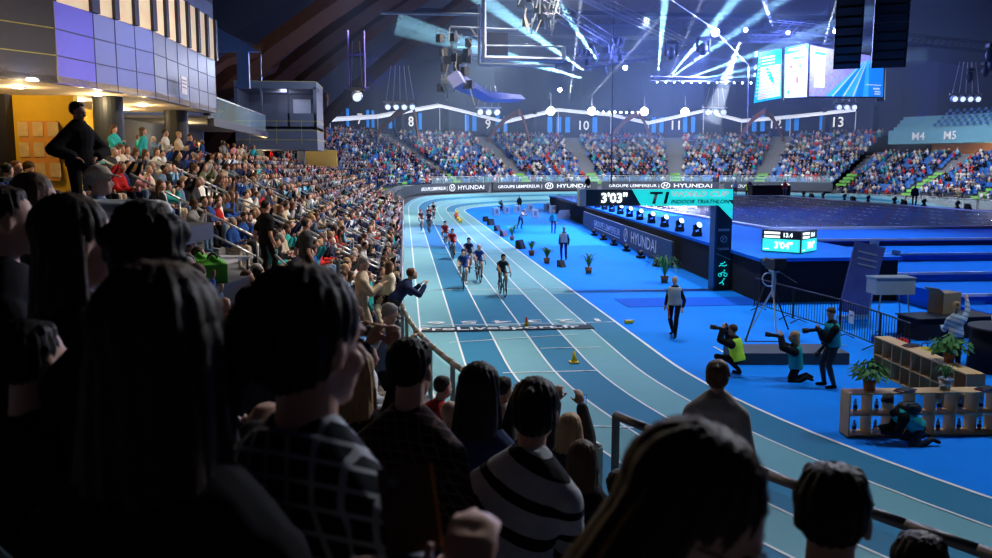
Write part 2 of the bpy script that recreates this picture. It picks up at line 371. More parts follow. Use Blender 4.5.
# ------------------------------------------------------------------ figures
def limb(a, t, l1, l2, pole):
    a, t = V(a), V(t); d = t - a; L = min(max(d.length, .12), (l1 + l2) * .995); d.normalize(); al = (l1 * l1 - l2 * l2 + L * L) / (2 * L)
    h = math.sqrt(max(0, l1 * l1 - al * al)); p = V(pole); p = p - d * p.dot(d)
    if p.length < 1e-4: p = d.orthogonal()
    p.normalize(); return a + d * al + p * h, a + d * L
def P(hz, lean=5, hands=((-.2, .3, .6), (.2, .3, .6)), feet=((-.12, .42, 0), (.12, .42, 0)), head=(0, 0), side=0, hy=0, elbow=(0, -.6, -1), twist=0, knee=(0, 1, .3), toe=0, kn=0):
    return dict(hz=hz, lean=lean, hands=hands, feet=feet, head=head, side=side, hy=hy, elbow=elbow, twist=twist, knee=knee, toe=toe, kn=kn)
POSES = {
 'sit': P(.50, 6, ((-.13, .33, .60), (.13, .33, .60))),
 'sit_right': P(.50, 8, ((-.13, .33, .60), (.13, .33, .60)), head=(-12, -4), twist=-6),
 'sit_down': P(.50, 14, ((-.10, .33, .70), (.10, .33, .70)), head=(-5, -24)),
 'photo_mid': P(.50, 4, ((-.10, .36, 1.22), (.06, .36, 1.22)), head=(0, 0)),
 'reach_phone': P(.50, 12, ((.17, .52, 1.10), (.31, .50, 1.08)), head=(-20, -20), elbow=(0, -.2, -1)),
 'sit_lean': P(.50, 26, ((-.05, .50, .62), (.05, .50, .62)), head=(10, 5)),
 'sit_clap': P(.50, 4, ((-.03, .32, .98), (.03, .34, 1.0)), head=(-15, 0)),
 'sit_turn': P(.50, 8, ((-.15, .3, .62), (.10, .36, .66)), head=(35, 0), twist=15),
 'sit_phone': P(.50, 10, ((-.05, .36, .92), (.05, .36, .92)), head=(0, -22)),
 'sit_raise': P(.50, 3, ((-.06, .38, 1.22), (.10, .38, 1.24)), head=(0, 4)),
 'stand': P(.93, 2, ((-.24, .04, .80), (.24, .04, .80)), ((-.11, 0, 0), (.11, .05, 0)), elbow=(0, -1, -.2)),
 'stand_phone': P(.93, 3, ((-.06, .36, 1.18), (.06, .36, 1.18)), ((-.11, 0, 0), (.11, .06, 0)), head=(0, -20)),
 'stand_camera': P(.92, 6, ((-.06, .30, 1.22), (.08, .28, 1.22)), ((-.14, 0, 0), (.14, .10, 0)), head=(20, -25)),
 'hands_on_hips': P(.93, 0, ((-.17, .10, 1.0), (.17, .10, 1.0)), ((-.18, 0, 0), (.18, .04, 0)), elbow=(1.2, -.6, .1), head=(20, -12)),
 'fold': P(.93, 0, ((.12, .20, 1.15), (-.12, .22, 1.12)), ((-.12, 0, 0), (.12, .04, 0))),
 'lean_rail': P(.92, 42, ((-.12, .62, 1.18), (.12, .62, 1.20)), ((-.12, -.05, 0), (.12, -.25, 0)), head=(0, 25)),
 'walk': P(.92, 3, ((-.26, .12, .82), (.26, .0, .84)), ((-.10, .22, 0), (.10, -.22, .02)), elbow=(0, -1, -.2)),
 'cycle': P(.98, 48, ((-.20, .58, .96), (.20, .58, .96)), ((-.11, .10, .20), (.11, .0, .50)), head=(0, 32), hy=-.22, elbow=(1, -.2, -.4), knee=(0, 1, .5)),
 'cycle_up': P(.98, 26, ((-.20, .50, 1.0), (.20, .50, 1.0)), ((-.11, .0, .50), (.11, .10, .20)), head=(0, 12), hy=-.22, elbow=(0, -1, -.6), knee=(0, 1, .5)),
 'crouch_camera': P(.38, 14, ((-.10, .34, 1.02), (.10, .34, 1.02)), ((-.20, .14, 0), (.20, .06, 0)), head=(0, 0), elbow=(0, -.2, -1), knee=(0, 1, .6), kn=1),
 'kneel_camera': P(.30, 6, ((-.10, .34, .95), (.08, .34, .95)), ((-.14, -.22, .02), (.14, -.22, .02)), head=(0, 0), knee=(0, 1, -.3), kn=1, toe=1),
 'kneel_bow': P(.30, 58, ((-.10, .62, .22), (.14, .58, .20)), ((-.14, -.20, .02), (.14, -.20, .02)), head=(0, -25), knee=(0, 1, -.3), kn=1, toe=1),
 'reach_up': P(.93, 8, ((-.15, .42, 1.05), (.30, .25, 1.72)), ((-.12, 0, 0), (.12, .05, 0)), head=(0, -15)),
 'photo_up': P(.50, 2, ((-.16, .34, 1.36), (.02, .36, 1.34)), head=(0, 5)),
}
def spine(po):
    l = rad(po['lean']); up = V((math.sin(rad(po['side'])), math.sin(l), math.cos(l))).normalized(); fw = V((0, math.cos(l), -math.sin(l)))
    pel = V((0, po['hy'], po['hz'])); tw = rad(po['twist']); rx = V((math.cos(tw), math.sin(tw), 0))
    return pel, up, fw, rx
def headM(po):
    pel, up, fw, rx = spine(po); neck = pel + up * .50; hu = (up * .5 + V((0, 0, 1)) * .5).normalized()
    return Matrix.Translation(neck + hu * .135 + V((0, .022, 0))) @ Matrix.Rotation(rad(po['head'][0] + po['twist']), 4, 'Z') @ Matrix.Rotation(rad(po['head'][1] - po['lean'] * .35), 4, 'X')
def fig(po, what, vox, infl=0.0, sleeves=True, fingers=True):
    """one surface for the body, or a garment around it"""
    m = MB(); pel, up, fw, rx = spine(po); X = V((1, 0, 0)); ch = pel + up * .29; neck = pel + up * .50
    arms = []; legs = []
    for sg, h in ((-1, po['hands'][0]), (1, po['hands'][1])):
        sh = ch + rx * (.160 * sg) + up * .045; el = V(po['elbow']); el.x = el.x * sg + .35 * sg; e, wv = limb(sh, h, .28, .25, el); arms.append((sg, sh, e, wv))
    for sg, f in ((-1, po['feet'][0]), (1, po['feet'][1])):
        hp = pel + X * (.095 * sg) - up * .02; kn = V(po['knee']); kn.x = .15 * sg; k, an = limb(hp, V(f) + V((0, 0, .09)), .43, .42, kn); legs.append((sg, hp, k, an))
    g = infl
    def torso(a, b):
        T = [(-.06, .150, .105), (.05, .152, .110), (.17, .132, .095), (.30, .160, .108), (.40, .176, .100), (.45, .125, .080), (.50, .056, .058)]
        m.loft([(pel + up * h, (X.lerp(rx, max(0, h) / .5)) * (w_ + g), fw * (d + g)) for h, w_, d in T if a <= h <= b], 16)
    if what in ('body', 'top'):
        torso(-.2, .6 if what == 'body' else .505)
        for sg, sh, e, wv in arms:
            m.cap(sh, sh + (e - sh) * .3, .058 + g, .050 + g, 12); m.cap(pel + up * .475 + rx * (.03 * sg), sh + up * .012, .036 + g, .046 + g, 12)
            if sleeves or what == 'body':
                m.cap(sh, e, .050 + g, .040 + g, 12); m.cap(e, e.lerp(wv, .96 if what == 'body' else .88), .040 + g, .028 + g, 12)
            else: m.cap(sh, sh.lerp(e, .55), .052 + g, .050 + g, 12)
    if what == 'body':
        m.cap(neck - up * .05, headM(po).translation + V((0, -.02, -.03)), .056, .053, 12)
        H = headM(po); h3 = H.to_3x3(); hp = lambda x, y, z: H @ V((x, y, z))
        m.ell(hp(0, -.012, .035), (.074, .092, .083), h3, 18, 12); m.ell(hp(0, .028, -.045), (.056, .060, .066), h3, 14, 10); m.ell(hp(0, .062, -.088), (.028, .026, .022), h3)
        m.cap(hp(0, .082, .012), hp(0, .106, -.022), .009, .014, 8); m.ell(hp(0, .080, -.055), (.024, .014, .010), h3, 8, 6); m.ell(hp(0, .074, .032), (.050, .014, .012), h3, 10, 6)
        for sg in (-1, 1): m.ell(hp(.075 * sg, -.008, -.005), (.011, .020, .032), h3, 8, 8); m.ell(hp(.036 * sg, .060, -.025), (.022, .018, .022), h3, 8, 6)
        for sg, sh, e, wv in arms:
            d = (wv - e).normalized(); sd = d.cross(V((0, 0, 1))); sd = (sd if sd.length > .1 else V((1, 0, 0))).normalized(); nn = sd.cross(d).normalized()
            pa = wv + d * .045
            m.loft([(wv + d * t, sd * r, nn * .015) for t, r in ((-.01, .024), (.03, .038), (.075, .042), (.09, .036))], 10)
            if fingers:
                for q, (o_, L) in enumerate(((-.030, .070), (-.010, .080), (.011, .074), (.030, .058))):
                    a = wv + d * .085 + sd * o_; b = a + d * L * .5 - nn * .010; c = b + d * L * .32 - nn * .026
                    m.cap(a, b, .0095, .0088, 8); m.cap(b, c, .0088, .0075, 8)
                a = wv + d * .025 + sd * (-.036 * sg); m.cap(a, a + d * .032 - sd * .024 * sg - nn * .012, .012, .010, 8); m.cap(a + d * .032 - sd * .024 * sg - nn * .012, a + d * .062 - sd * .026 * sg - nn * .022, .010, .008, 8)
            else: m.ell(wv + d * .085, (.032, .032, .04))
    if what in ('body', 'trousers', 'shorts'):
        if what != 'body': torso(-.1, .10)
        for sg, hp_, k, an in legs:
            k2 = k if what != 'shorts' else hp_.lerp(k, .6)
            m.cap(hp_, k2, .082 + g, (.054 if what != 'shorts' else .066) + g, 12)
            if what != 'shorts': m.cap(k, k.lerp(an, .35), .054 + g, .056 + g, 12); m.cap(k.lerp(an, .3), an, .055 + g, .038 + g, 12)
    if what in ('body', 'shoe-1', 'shoe1') or (what == 'trousers' and vox >= .03):
        for sg, hp_, k, an in legs:
            if what[:4] == 'shoe' and what != 'shoe%d' % sg: continue
            if po['toe']: a = an + V((0, .0, -.0)); b = an + V((0, -.12, -.05))
            elif po['hy']: a = an + V((0, -.05, -.05)); b = an + V((0, .12, -.06))
            else: a = an + V((0, -.03, -.055)); b = an + V((.02 * sg, .15, -.062))
            m.cap(a, b, .034 + g, .027 + g, 10); m.cap(an, a, .036 + g, .034 + g, 10)
    me = remesh(m, vox, 3) if vox else m.mesh('m', [], True)
    return me, (arms, legs)
HAIRM = {}
def hair_mesh(style, vox):
    k = (style, vox)
    if k in HAIRM: return HAIRM[k]
    m = MB()
    if style == 'bald': return None
    big = .004 if style == 'short' else .012
    m.ell((0, -.034, .054), (.078 + big, .092 + big, .080 + big), None, 20, 14); m.ell((0, -.050, .0 if style != 'short' else .022), (.074 + big, .066 + big, .082 if style != 'short' else .066), None, 16, 10)
    if style == 'short':
        for a in range(9): t = a * .7; m.ell((.048 * math.cos(t), -.02 + .055 * math.sin(t), .102), (.026, .026, .022), None, 8, 6)
    if style in ('long', 'wavy'):
        m.loft([(V((0, -.045 - .035 * math.sin(t * 2.2), .05 - t * .48)), V((.094 + .028 * t, 0, 0)), V((0, .070 - .028 * t, 0))) for t in (0, .15, .3, .45, .6, .75, .9, 1)], 20)
        for sg in (-1, 1): m.cap((.070 * sg, -.025, .04), (.082 * sg, -.02, -.14), .026, .024); m.cap((.082 * sg, -.02, -.14), (.10 * sg, .02, -.30), .024, .014)
    if style == 'ponytail':
        m.ell((0, -.125, .055), (.028, .028, .028))
        m.loft([(V((0, -.125 - .055 * math.sin(t * 3), .07 - t * .42)), V((.036 * (1.25 - t), 0, 0)), V((0, .032 * (1.25 - t), 0))) for t in (0, .2, .4, .6, .8, 1)], 12)
    if style == 'bun': m.ell((0, -.115, .075), (.044, .040, .044)); m.ell((0, -.10, -.02), (.05, .03, .05))
    if style == 'curly':
        r = random.Random(3)
        for a in range(46):
            th_, ph = r.uniform(0, 6.28), r.uniform(-.5, 1.5); m.ell((.088 * math.cos(th_) * math.cos(ph), -.03 + .095 * math.sin(th_) * math.cos(ph) * (1 if math.sin(th_) < .3 else .6), .045 + .092 * math.sin(ph)), (.024, .024, .024), None, 8, 6)
        m.ell((0, -.07, -.06), (.08, .045, .08))
    me = remesh(m, max(vox, .008) if vox else .02, 2)
    if vox and vox < .02:      # comb the surface into locks
        n = len(me.vertices); co = np.empty(n * 3); me.vertices.foreach_get('co', co); co = co.reshape(-1, 3); no = np.empty(n * 3); me.vertex_normals.foreach_get('vector', no); no = no.reshape(-1, 3)
        a = np.arctan2(co[:, 0], -co[:, 1] - .02); d = .0035 * np.sin(a * 17 + co[:, 2] * 9) + .0022 * np.sin(a * 41 + co[:, 2] * 21)
        me.vertices.foreach_set('co', (co + no * d[:, None]).ravel())
    HAIRM[k] = me; return me
FIG = {}
def fig_cached(pose, what, vox, infl, sleeves, fingers=True):
    k = (pose, what, vox, infl, sleeves)
    if k not in FIG: FIG[k] = fig(POSES[pose], what, vox, infl, sleeves, fingers)[0]
    return FIG[k]
CAPM = {}
def person(name, label, cat, pose, loc, rz, top='black', legs='navy', hair=('short', 'dark brown'), skin=0, scale=1, vox=.03, group=None, sleeves=True,
           topm=None, extras=(), shorts=False, shoes='black', bulk=.022, eyes=None):
    t = thing(name, label, cat, loc, rz, group); t.scale = (scale,) * 3
    def part(nm, me, m_, M=None):
        o = link(nm, me, t)
        if not me.materials: me.materials.append(None)
        o.material_slots[0].link = 'OBJECT'; o.material_slots[0].material = m_
        if M is not None: o.matrix_local = M
        return o
    part('body', fig_cached(pose, 'body', vox, 0, True, vox < .03), SKIN[skin])
    part('shirt' if not sleeves else 'jacket', fig_cached(pose, 'top', vox, bulk, sleeves), topm or cm(top))
    part('shorts' if shorts else 'trousers', fig_cached(pose, 'shorts' if shorts else 'trousers', vox, .010, True), cm(legs))
    if vox < .03:
        for q in (-1, 1): part('shoe', fig_cached(pose, 'shoe%d' % q, vox, .006, True), cm(shoes))
    H = headM(POSES[pose])
    hm = hair_mesh(hair[0] if hair[0] != 'cap' else 'short', vox)
    if hm: part('hair', hm, HAIR[hair[1]], H)
    if hair[0] in ('cap', 'helmet'):
        if hair[0] not in CAPM:
            m = MB(); m.ell((0, -.018, .062), (.088, .108, .082), None, 16, 10)
            if hair[0] == 'cap': m.box((0, .115, .055), (.13, .10, .014), rx=-.15)
            CAPM[hair[0]] = remesh(m, .012, 2)
        part('cap' if hair[0] == 'cap' else 'helmet', CAPM[hair[0]], cm(hair[2]), H)
    if eyes or (eyes is None and vox <= .02):
        for sg in (-1, 1):
            if 'eye' not in CAPM: m = MB(); m.ell((0, 0, 0), (.012, .008, .006), None, 8, 6); CAPM['eye'] = m.mesh('eye', EYE, True)
            e = link('eye', CAPM['eye'], t); e.matrix_local = H @ Matrix.Translation((.031 * sg, .074, .012))
    return t
def facing(dx, dy): return math.atan2(-dx, dy)

# ------------------------------------------------------------------ side building over the audience
PANEL = mat('grey_cladding_panel', (.24, .26, .36), .4, .25, var=.04); PANELD = mat('dark_cladding_panel', (.05, .05, .07), .5)
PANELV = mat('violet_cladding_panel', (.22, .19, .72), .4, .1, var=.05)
WARMW = mat('warm_office_interior', (.75, .55, .35), .8, emit=.55, ecol=(1, .75, .48), var=.5, scale=1.4)
SEAM = mat('panel_seam', (.10, .10, .14), .7); SEAMY = mat('yellow_seam_strip', (.42, .38, .10), .6)
fac = [(-8.14, 39.44), (-8.30, 35.3), (-8.45, 31.15), (-9.25, 27.78), (-9.68, 25.94), (-11.6, 23.2), (-14.5, 19.5)]
zb, z1, z2, z3, zt = 7.1, 7.86, 8.6, 9.35, 11.7
for i, (a, b) in enumerate(zip(fac, fac[1:])):
    a, b = V((*a, 0)), V((*b, 0)); d = (b - a); L = d.length; d.normalize(); nrm = V((-d.y, d.x, 0))
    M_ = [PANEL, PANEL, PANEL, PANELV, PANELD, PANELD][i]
    mb = MB(); ang = math.atan2(d.y, d.x); c = (a + b) / 2 - nrm * .15
    mb.box((c.x, c.y, (zb + z3) / 2), (L, .3, z3 - zb), rz=ang); mb.box((c.x, c.y, (11.05 + zt) / 2), (L, .3, zt - 11.05), rz=ang)
    wl = struct(mb.build('wall_side_building', M_))
    sm = MB()
    for z in (z1, z2): sm.box(((a + b) / 2).to_tuple()[:2] + (z,), (L, .02, .03), rz=ang)
    n = max(1, round(L / 1.3)) if i < 3 else 1
    for q in range(n + 1):
        p = a.lerp(b, q / n); sm.box((p.x, p.y, (zb + z3) / 2), (.03, .02, z3 - zb), rz=ang)
    sm.build('panel_seam', SEAMY if M_ is PANELD else SEAM, wl)
    if i < 4:
        for q in range(n):
            p = a.lerp(b, (q + .5) / n); wmb = MB(); wmb.box((p.x, p.y, 10.2), (L / n * .80, .04, 1.7), rz=ang); win = struct(wmb.build('window_%d' % (i * 5 + q + 1), WARMW))
            fr = MB(); p2 = a.lerp(b, q / n); fr.box((p2.x, p2.y, 10.2), (L / n * .22, .26, 1.72), rz=ang); fr.build('window_frame', PANELD, win)
mb = MB(); mb.prism([(x, y) for x, y in fac] + [(-24, 19.5), (-24, 39.4)], zb + .02, zb + .2); struct(mb.build('ceiling_concourse', mat('cream_soffit', (.75, .62, .45), .7)))
mb = MB(); mb.prism([(x, y) for x, y in fac] + [(-24, 19.5), (-24, 39.4)], zt, zt + .3); struct(mb.build('ceiling_side_building', PANELD))
mb = MB(); mb.box((-12.2, 39.4, 9.4), (8, .2, 4.6)); struct(mb.build('wall_building_end', mat('end_wall_blue', (.30, .42, .68), .7)))
for x, y in ((-10.0, 31), (-9.6, 38.3), (-12.5, 24.4)):
    mb = MB(); mb.cone((x, y, 4.2), (x, y, 7.2), .48, .48, 24); struct(mb.build('wall_pillar', mat('dark_pillar', (.014, .017, .02), .5)))
mb = MB()
mb.box((-13.0, 33, 5.7), (.2, 24, 3.0)); struct(mb.build('wall_concourse', mat('yellow_wall', (.80, .52, .04), .7)))
mb = MB(); mb.box((-12.88, 27.3, 5.5), (.05, 2.0, 2.6)); mb.box((-12.88, 33.5, 5.4), (.05, 2.4, 2.4)); struct(mb.build('door_1', mat('dark_doorway', (.02, .02, .03), .6)))
for i in range(7):
    x, y = -11.4 + (i % 2) * 1.4, 22.5 + i * 2.5
    t = thing('ceiling_downlight', 'round recessed downlight glowing in the cream soffit of the concourse', 'ceiling light', (x, y, 7.1), group='concourse downlights')
    mb = MB(); mb.cone((0, 0, -.02), (0, 0, .03), .14, .14, 16); mb.build('lamp_lens', LENS, t); mb = MB(); mb.torus((0, 0, 0), .16, .025); mb.build('trim_ring', WHITE, t, True)
    l = bpy.data.lights.new('downlight', 'POINT'); l.energy = 95; l.color = (1, .72, .38); l.shadow_soft_size = .12
    lo = bpy.data.objects.new('downlight', l); COL.objects.link(lo); lo.location = (x, y, 6.9)
l = bpy.data.lights.new('room_lamp', 'POINT'); l.energy = 160; l.color = (1, .7, .3); lo = bpy.data.objects.new('room_lamp', l); COL.objects.link(lo); lo.location = (-9.6, 20.4, 6.6)
t = thing('notice_sheet', 'white printed notice fixed low on the grey cladding', 'notice', (-8.2, 33.6, 7.75)); mb = MB(); mb.box((.12, 0, 0), (.02, .8, .65)); mb.build('paper', WHITE, t)
mb = MB()
for z in (.18, .06, -.08): mb.box((.14, 0, z), (.01, .55, .03))
mb.build('print_line', SEAM, t)
# glass balustrade beyond the building and the second control box
t = thing('balcony_balustrade', 'glass balustrade of the balcony between the cladding and the dark control box', 'balustrade', (-8.6, 40, 7))
mb = MB(); mb.box((0, 8, .4), (.04, 15.5, 1.0)); mb.build('glass_panel', GLASS, t); mb = MB(); mb.box((0, 8, .93), (.08, 15.5, .06)); mb.build('top_rail', STEEL, t)
mb = MB(); mb.box((0, 8, -.25), (.3, 15.5, .35)); mb.build('edge_beam', PANELD, t)
mb = MB(); mb.box((-10.6, 47.5, 6.95), (4, 15.5, .12)); struct(mb.build('floor_balcony', CONC))
mb = MB(); mb.box((-12.5, 47.5, 7.2), (.2, 17, 6)); struct(mb.build('wall_balcony', mat('blue_grey_wall', (.07, .09, .16), .8)))
t = thing('control_box', 'dark two storey control box with open window on the concourse corner', 'control room', (-8.2, 60, 0))
mb = MB(); mb.box((0, 0, 6.6), (5.2, 4.6, 1.5)); mb.box((0, 0, 10.0), (5.2, 4.6, .5)); mb.box((2.5, 0, 8.5), (.2, 4.6, 2.7)); mb.box((-2.5, 0, 8.5), (.2, 4.6, 2.7)); mb.box((0, 2.2, 8.5), (5.2, .2, 2.7)); mb.box((-.9, -2.25, 8.5), (.12, .1, 2.6)); mb.box((.8, -2.25, 8.5), (.12, .1, 2.6)); mb.box((0, -2.25, 7.7), (5.1, .1, 1.0))
mb.box((1.2, .4, 5.1), (.5, .5, 1.8)); mb.box((-1.5, .4, 5.1), (.5, .5, 1.8)); mb.build('box_wall', mat('dark_grid_cladding', (.10, .12, .18), .5), t)
mb = MB()
for z in (7.1, 7.7, 10.22, 6.5): mb.box((0, -2.32, z), (5.2, .02, .035)); mb.box((2.62, 0, z), (.02, 4.6, .035))
for x in (-1.7, 0, 1.6, 2.6): mb.box((x, -2.32, 7.0), (.03, .02, 1.5))
mb.build('panel_seam', SEAMY, t)
mb = MB(); mb.box((1.2, 1.9, 8.7), (1.2, .1, 1.4)); mb.build('back_panel', mat('pale_panel', (.45, .5, .62), .7), t)
for x_, h_ in ((-1.2, 12.2), (-2.4, 11)): mb = MB(); mb.tube([(x_, 0, 10.2), (x_, 0, h_)], .04); mb.build('antenna', STEEL, t)
for q_, e_, c_ in (((-8.0, 60.2, 9.4), 60, (.8, .8, 1)), ((-5.5, 52, 10.5), 700, (.7, .78, 1)), ((-9, 58, 5.6), 260, (1, .7, .3)), ((-10.6, 44, 6.6), 260, (1, .7, .3))):  # cool mid-air point is an added fill brightening the control box
    l = bpy.data.lights.new('concourse_and_fill_lamp', 'POINT'); l.energy = e_; l.color = c_; l.shadow_soft_size = .2; lo = bpy.data.objects.new('concourse_and_fill_lamp', l); COL.objects.link(lo); lo.location = q_
mb = MB(); mb.box((-6.3, 66, 5.4), (2.6, .3, 1.2)); struct(mb.build('wall_corner', mat('yellow_board', (.70, .50, .12), .7)))  # board in a plain yellow base colour
mb = MB(); mb.add([(-13, 47, 13.2), (-9.7, 47, 12.0), (-7.4, 47, 10.7), (-13, 47, 10.7), (-13, 47.3, 13.2), (-9.7, 47.3, 12.0), (-7.4, 47.3, 10.7), (-13, 47.3, 10.7)], [(0, 3, 2, 1), (4, 5, 6, 7), (0, 1, 5, 4), (1, 2, 6, 5), (2, 3, 7, 6), (3, 0, 4, 7)]); mb.box((-8.3, 47.2, 9.8), (.6, .3, 1.9)); struct(mb.build('wall_gable', mat('end_wall_blue', (0, 0, 0))))

# ------------------------------------------------------------------ perimeter boards with lettering
BOARD = mat('dark_board', (.05, .055, .07), .55)
def board_run(s0, s1, zfun, h, txts, label, d=.75, lm=LETTER):
    mb = MB(); ss = samples(s0, s1, 1.5); sweep(mb, ss, lambda s: [(d, zfun(s)), (d, zfun(s) + h), (d + .18, zfun(s) + h), (d + .18, zfun(s))])
    o = mb.build('perimeter_board', BOARD); tag(o, label, 'advertising board')
    for xa, xb, tx in txts:
        fn = lambda q: O(q, d, zfun(q) + h / 2); sa, sb = find(fn, xa, s0, s1), find(fn, xb, s0, s1)
        if tx == 'H': sm_ = (sa + sb) / 2; nx = OUT(sm_); logo(O(sm_, d - .06, zfun(sm_) + h / 2), V((nx.y, -nx.x, 0)), h * .36, o, lm); continue
        lo_, hi_ = (.26, .74) if tx == 'HYUNDAI' else (.30, .66)
        text_map(tx, o, lm, lambda u_, v_, w_: O(sa + (sb - sa) * u_, d - .03, zfun(sa + (sb - sa) * u_) + h * (lo_ + (hi_ - lo_) * v_)), bold=.006)
    return o
def logo(p, xd, r, parent, lm):
    mb = MB(); mb.torus((0, 0, 0), 1, .11, None, 28, 6); mb.loft([(V((-.45, -.62, 0)), V((.1, 0, 0)), V((0, .0, .06))), (V((-.2, .66, 0)), V((.1, 0, 0)), V((0, 0, .06)))], 6)
    mb.loft([(V((.2, -.66, 0)), V((.1, 0, 0)), V((0, .0, .06))), (V((.45, .62, 0)), V((.1, 0, 0)), V((0, 0, .06)))], 6); mb.loft([(V((-.3, .12, 0)), V((0, .1, 0)), V((0, 0, .06))), (V((.3, -.12, 0)), V((0, .1, 0)), V((0, 0, .06)))], 6)
    o = mb.build('emblem', lm, parent, True); o.matrix_local = face(p, xd) @ Matrix.Diagonal((r * 1.45, r, .3 * r, 1))
bz = lambda s: .25 + bank(s, 30.6)
HY, GL = 'HYUNDAI', 'GROUPE LEMPEREUR |'
LB = mat('lit_board_print', (.95, .93, .9), .5, emit=.35, ecol=(1, .95, .85))
fb_ = lambda q: O(q, .75, 1.5)
for s0, s1, tx, lb in ((66, find(fb_, 489, 60, 150), [(421, 447, GL), (448, 456, 'H'), (458, 484, HY)], 'dark advertising board at the start of the bend beside the railing'),
                   (find(fb_, 493, 60, 150), find(fb_, 598, 60, 150), [(498, 542, GL), (543, 555, 'H'), (557, 590, HY)], 'dark advertising board curving below sections nine and ten'),
                   (find(fb_, 602, 60, 150), find(fb_, 718, 60, 150), [(609, 659, GL), (660, 671, 'H'), (674, 712, HY)], 'dark advertising board on the bend directly behind the turquoise gantry'),
                   (find(fb_, 724, 60, 150), find(fb_, 832, 60, 150), [(731, 779, GL), (781, 790, 'H')], 'dark advertising board at the end of the bend beyond the pool')):
    board_run(s0, s1, bz, 1.15, tx, lb, lm=LB)

# ------------------------------------------------------------------ railings
def guard(s0, s1, z0, h, label, d=.0, step=1.5, glass=True, thick=.035, lean=0, m_=None):
    t = thing('guard_railing', label, 'railing'); ss = samples(s0, s1, step); m_ = m_ or RAILM
    mb = MB(); fine = samples(s0, s1, .5); mb.tube([O(s, d, z0 + h) for s in fine], thick); mb.build('top_rail', m_, t, True)
    for s in ss:
        p = O(s, d); mb = MB(); a = OUT(s); mb.box((p.x, p.y, z0 + h / 2), (.07, .05, h), rz=math.atan2(a.y, a.x)); mb.build('post', m_, t)
    if glass:
        mb = MB(); sweep(mb, fine, [(d, z0 + .1), (d, z0 + h - .12)]); mb.build('glass_panel', GLASS, t)
    else:
        mb = MB()
        for q in (.35, .7): mb.tube([O(s, d, z0 + h * q) for s in fine], .018)
        mb.build('mid_rail', m_, t)
    return t
guard(-11.7, -1, .5, 1.15, 'dark topped glass railing along the front of the near stand', thick=.05, m_=mat('bronze_rail', (.30, .28, .25), .35, .6))
for a_, b_, lb in ((-14.65, -12.0, 'tall square section railing in front of the woman in the grey coat'), (-18.5, -14.85, 'tall square section railing beyond the gap beside the curly haired man')): guard(a_, b_, .9, 1.2, lb, thick=.05, m_=mat('square_rail', (.10, .10, .115), .4, .5), step=2.7)
for a, b, lb in ((-.5, 14, 'pale railing between the standing men and the first turn of the long stand'), (14.5, 34, 'pale railing along the middle of the long stand'), (34.5, 64, 'pale railing along the far half of the long stand')): guard(a, b, .5, 1.1, lb, step=2.5)
for i, (a, b) in enumerate(((66, 86), (88, 112), (113, 133), (134, 149))):
    guard(a, b, bz(a + 5) + 1.0, 1.0, ['white front railing below sections seven and eight', 'white front railing below sections nine and ten', 'white front railing below section eleven', 'white front railing below section twelve'][i], d=1.0, step=2.6, glass=True)
for i, (a, b) in enumerate(((150, 160), (160.5, 172), (172.5, 186))):
    guard(a, b, .15, 1.15, ['white railing panels beyond the announcer table', 'white railing panels behind the far poolside lamps', 'white railing panels at the end of the far poolside'][i], d=.6, step=2.0)
def stair(s, k1, lab, pts=None, z0=None, prof=None, name='stair_handrail', green=True, d0=.5, pitch=.85, zf=rowz):
    t = thing(name, lab, 'handrail'); n = max(2, k1)
    P_ = pts or [O(s, d0 + pitch * k, zf(k) + .92) for k in range(0, n)]
    for nm, dz in (('top_rail', 0), ('mid_rail', -.45)):
        mb = MB(); mb.tube([p + V((0, 0, dz)) for p in P_], .028, 8); mb.build(nm, RAILM, t, True)
    L = len(P_); idx = range(0, L, 3) if not pts else range(L)
    for i in idx:
        p = P_[i]; mb = MB(); mb.cone(p, p - V((0, 0, .95)), .025, .025, 8); mb.build('post', RAILM, t, True)
    return t
ORD = 'first second third fourth fifth sixth seventh eighth ninth tenth eleventh twelfth thirteenth fourteenth fifteenth sixteenth seventeenth eighteenth nineteenth twentieth'.split()
stair(0, 0, 'long pale stair handrail running down beside the two grey camera tables', pts=[V((-7.3, 21.9, 4.95)), V((-5.3, 21.1, 4.0)), V((-3.4, 20.3, 3.12)), V((-1.9, 17.2, 2.4)), V((-.3, 14, 1.68))])
STAIRS = [5.5, 12.5, 20, 28, 36.5, 45.5, 55]
for i, s in enumerate(STAIRS):
    stair(s, NR, 'pale stair handrail on the near edge of the %s stairway of the long stand' % ORD[i])
    stair(s + 1.1, NR, 'pale stair handrail on the far edge of the %s stairway of the long stand' % ORD[i])
    for k in range(NR):
        mb = MB(); c = O(s + .55, .5 + .85 * k, rowz(k) + .1); mb.box(c, (.42, 1.0, .2)); o = mb.build('trim_%d' % (i * NR + k), STAIRG if i > 3 else CONC); struct(o)

# ------------------------------------------------------------------ the audience: nearest as individuals, the rest as one mass
GAR = ['jacket', 'sweater', 'hoodie', 'coat']
TOPS = ['black'] * 6 + ['charcoal'] * 4 + ['navy'] * 5 + ['white'] * 4 + ['grey'] * 3 + ['beige'] * 3 + ['teal'] * 2 + ['red'] * 2 + ['blue'] * 3 + ['denim'] * 3 + ['brown', 'olive', 'pink', 'sky blue', 'cream']
HS = [('short', 'dark brown')] * 5 + [('short', 'black')] * 3 + [('short', 'brown')] * 3 + [('short', 'grey')] * 3 + [('long', 'dark brown')] * 3 + [('long', 'brown')] * 3 + [('long', 'blond')] * 2 + [('bun', 'brown'), ('ponytail', 'dark brown'), ('ponytail', 'blond')]
SITS = ['sit', 'sit', 'sit_lean', 'sit_lean', 'sit_clap', 'sit_turn', 'sit_phone', 'sit_raise']
cand = []; mass = []
def stair_near(s, lst, w_=.75): return any(abs(s - x - .55) < w_ for x in lst)
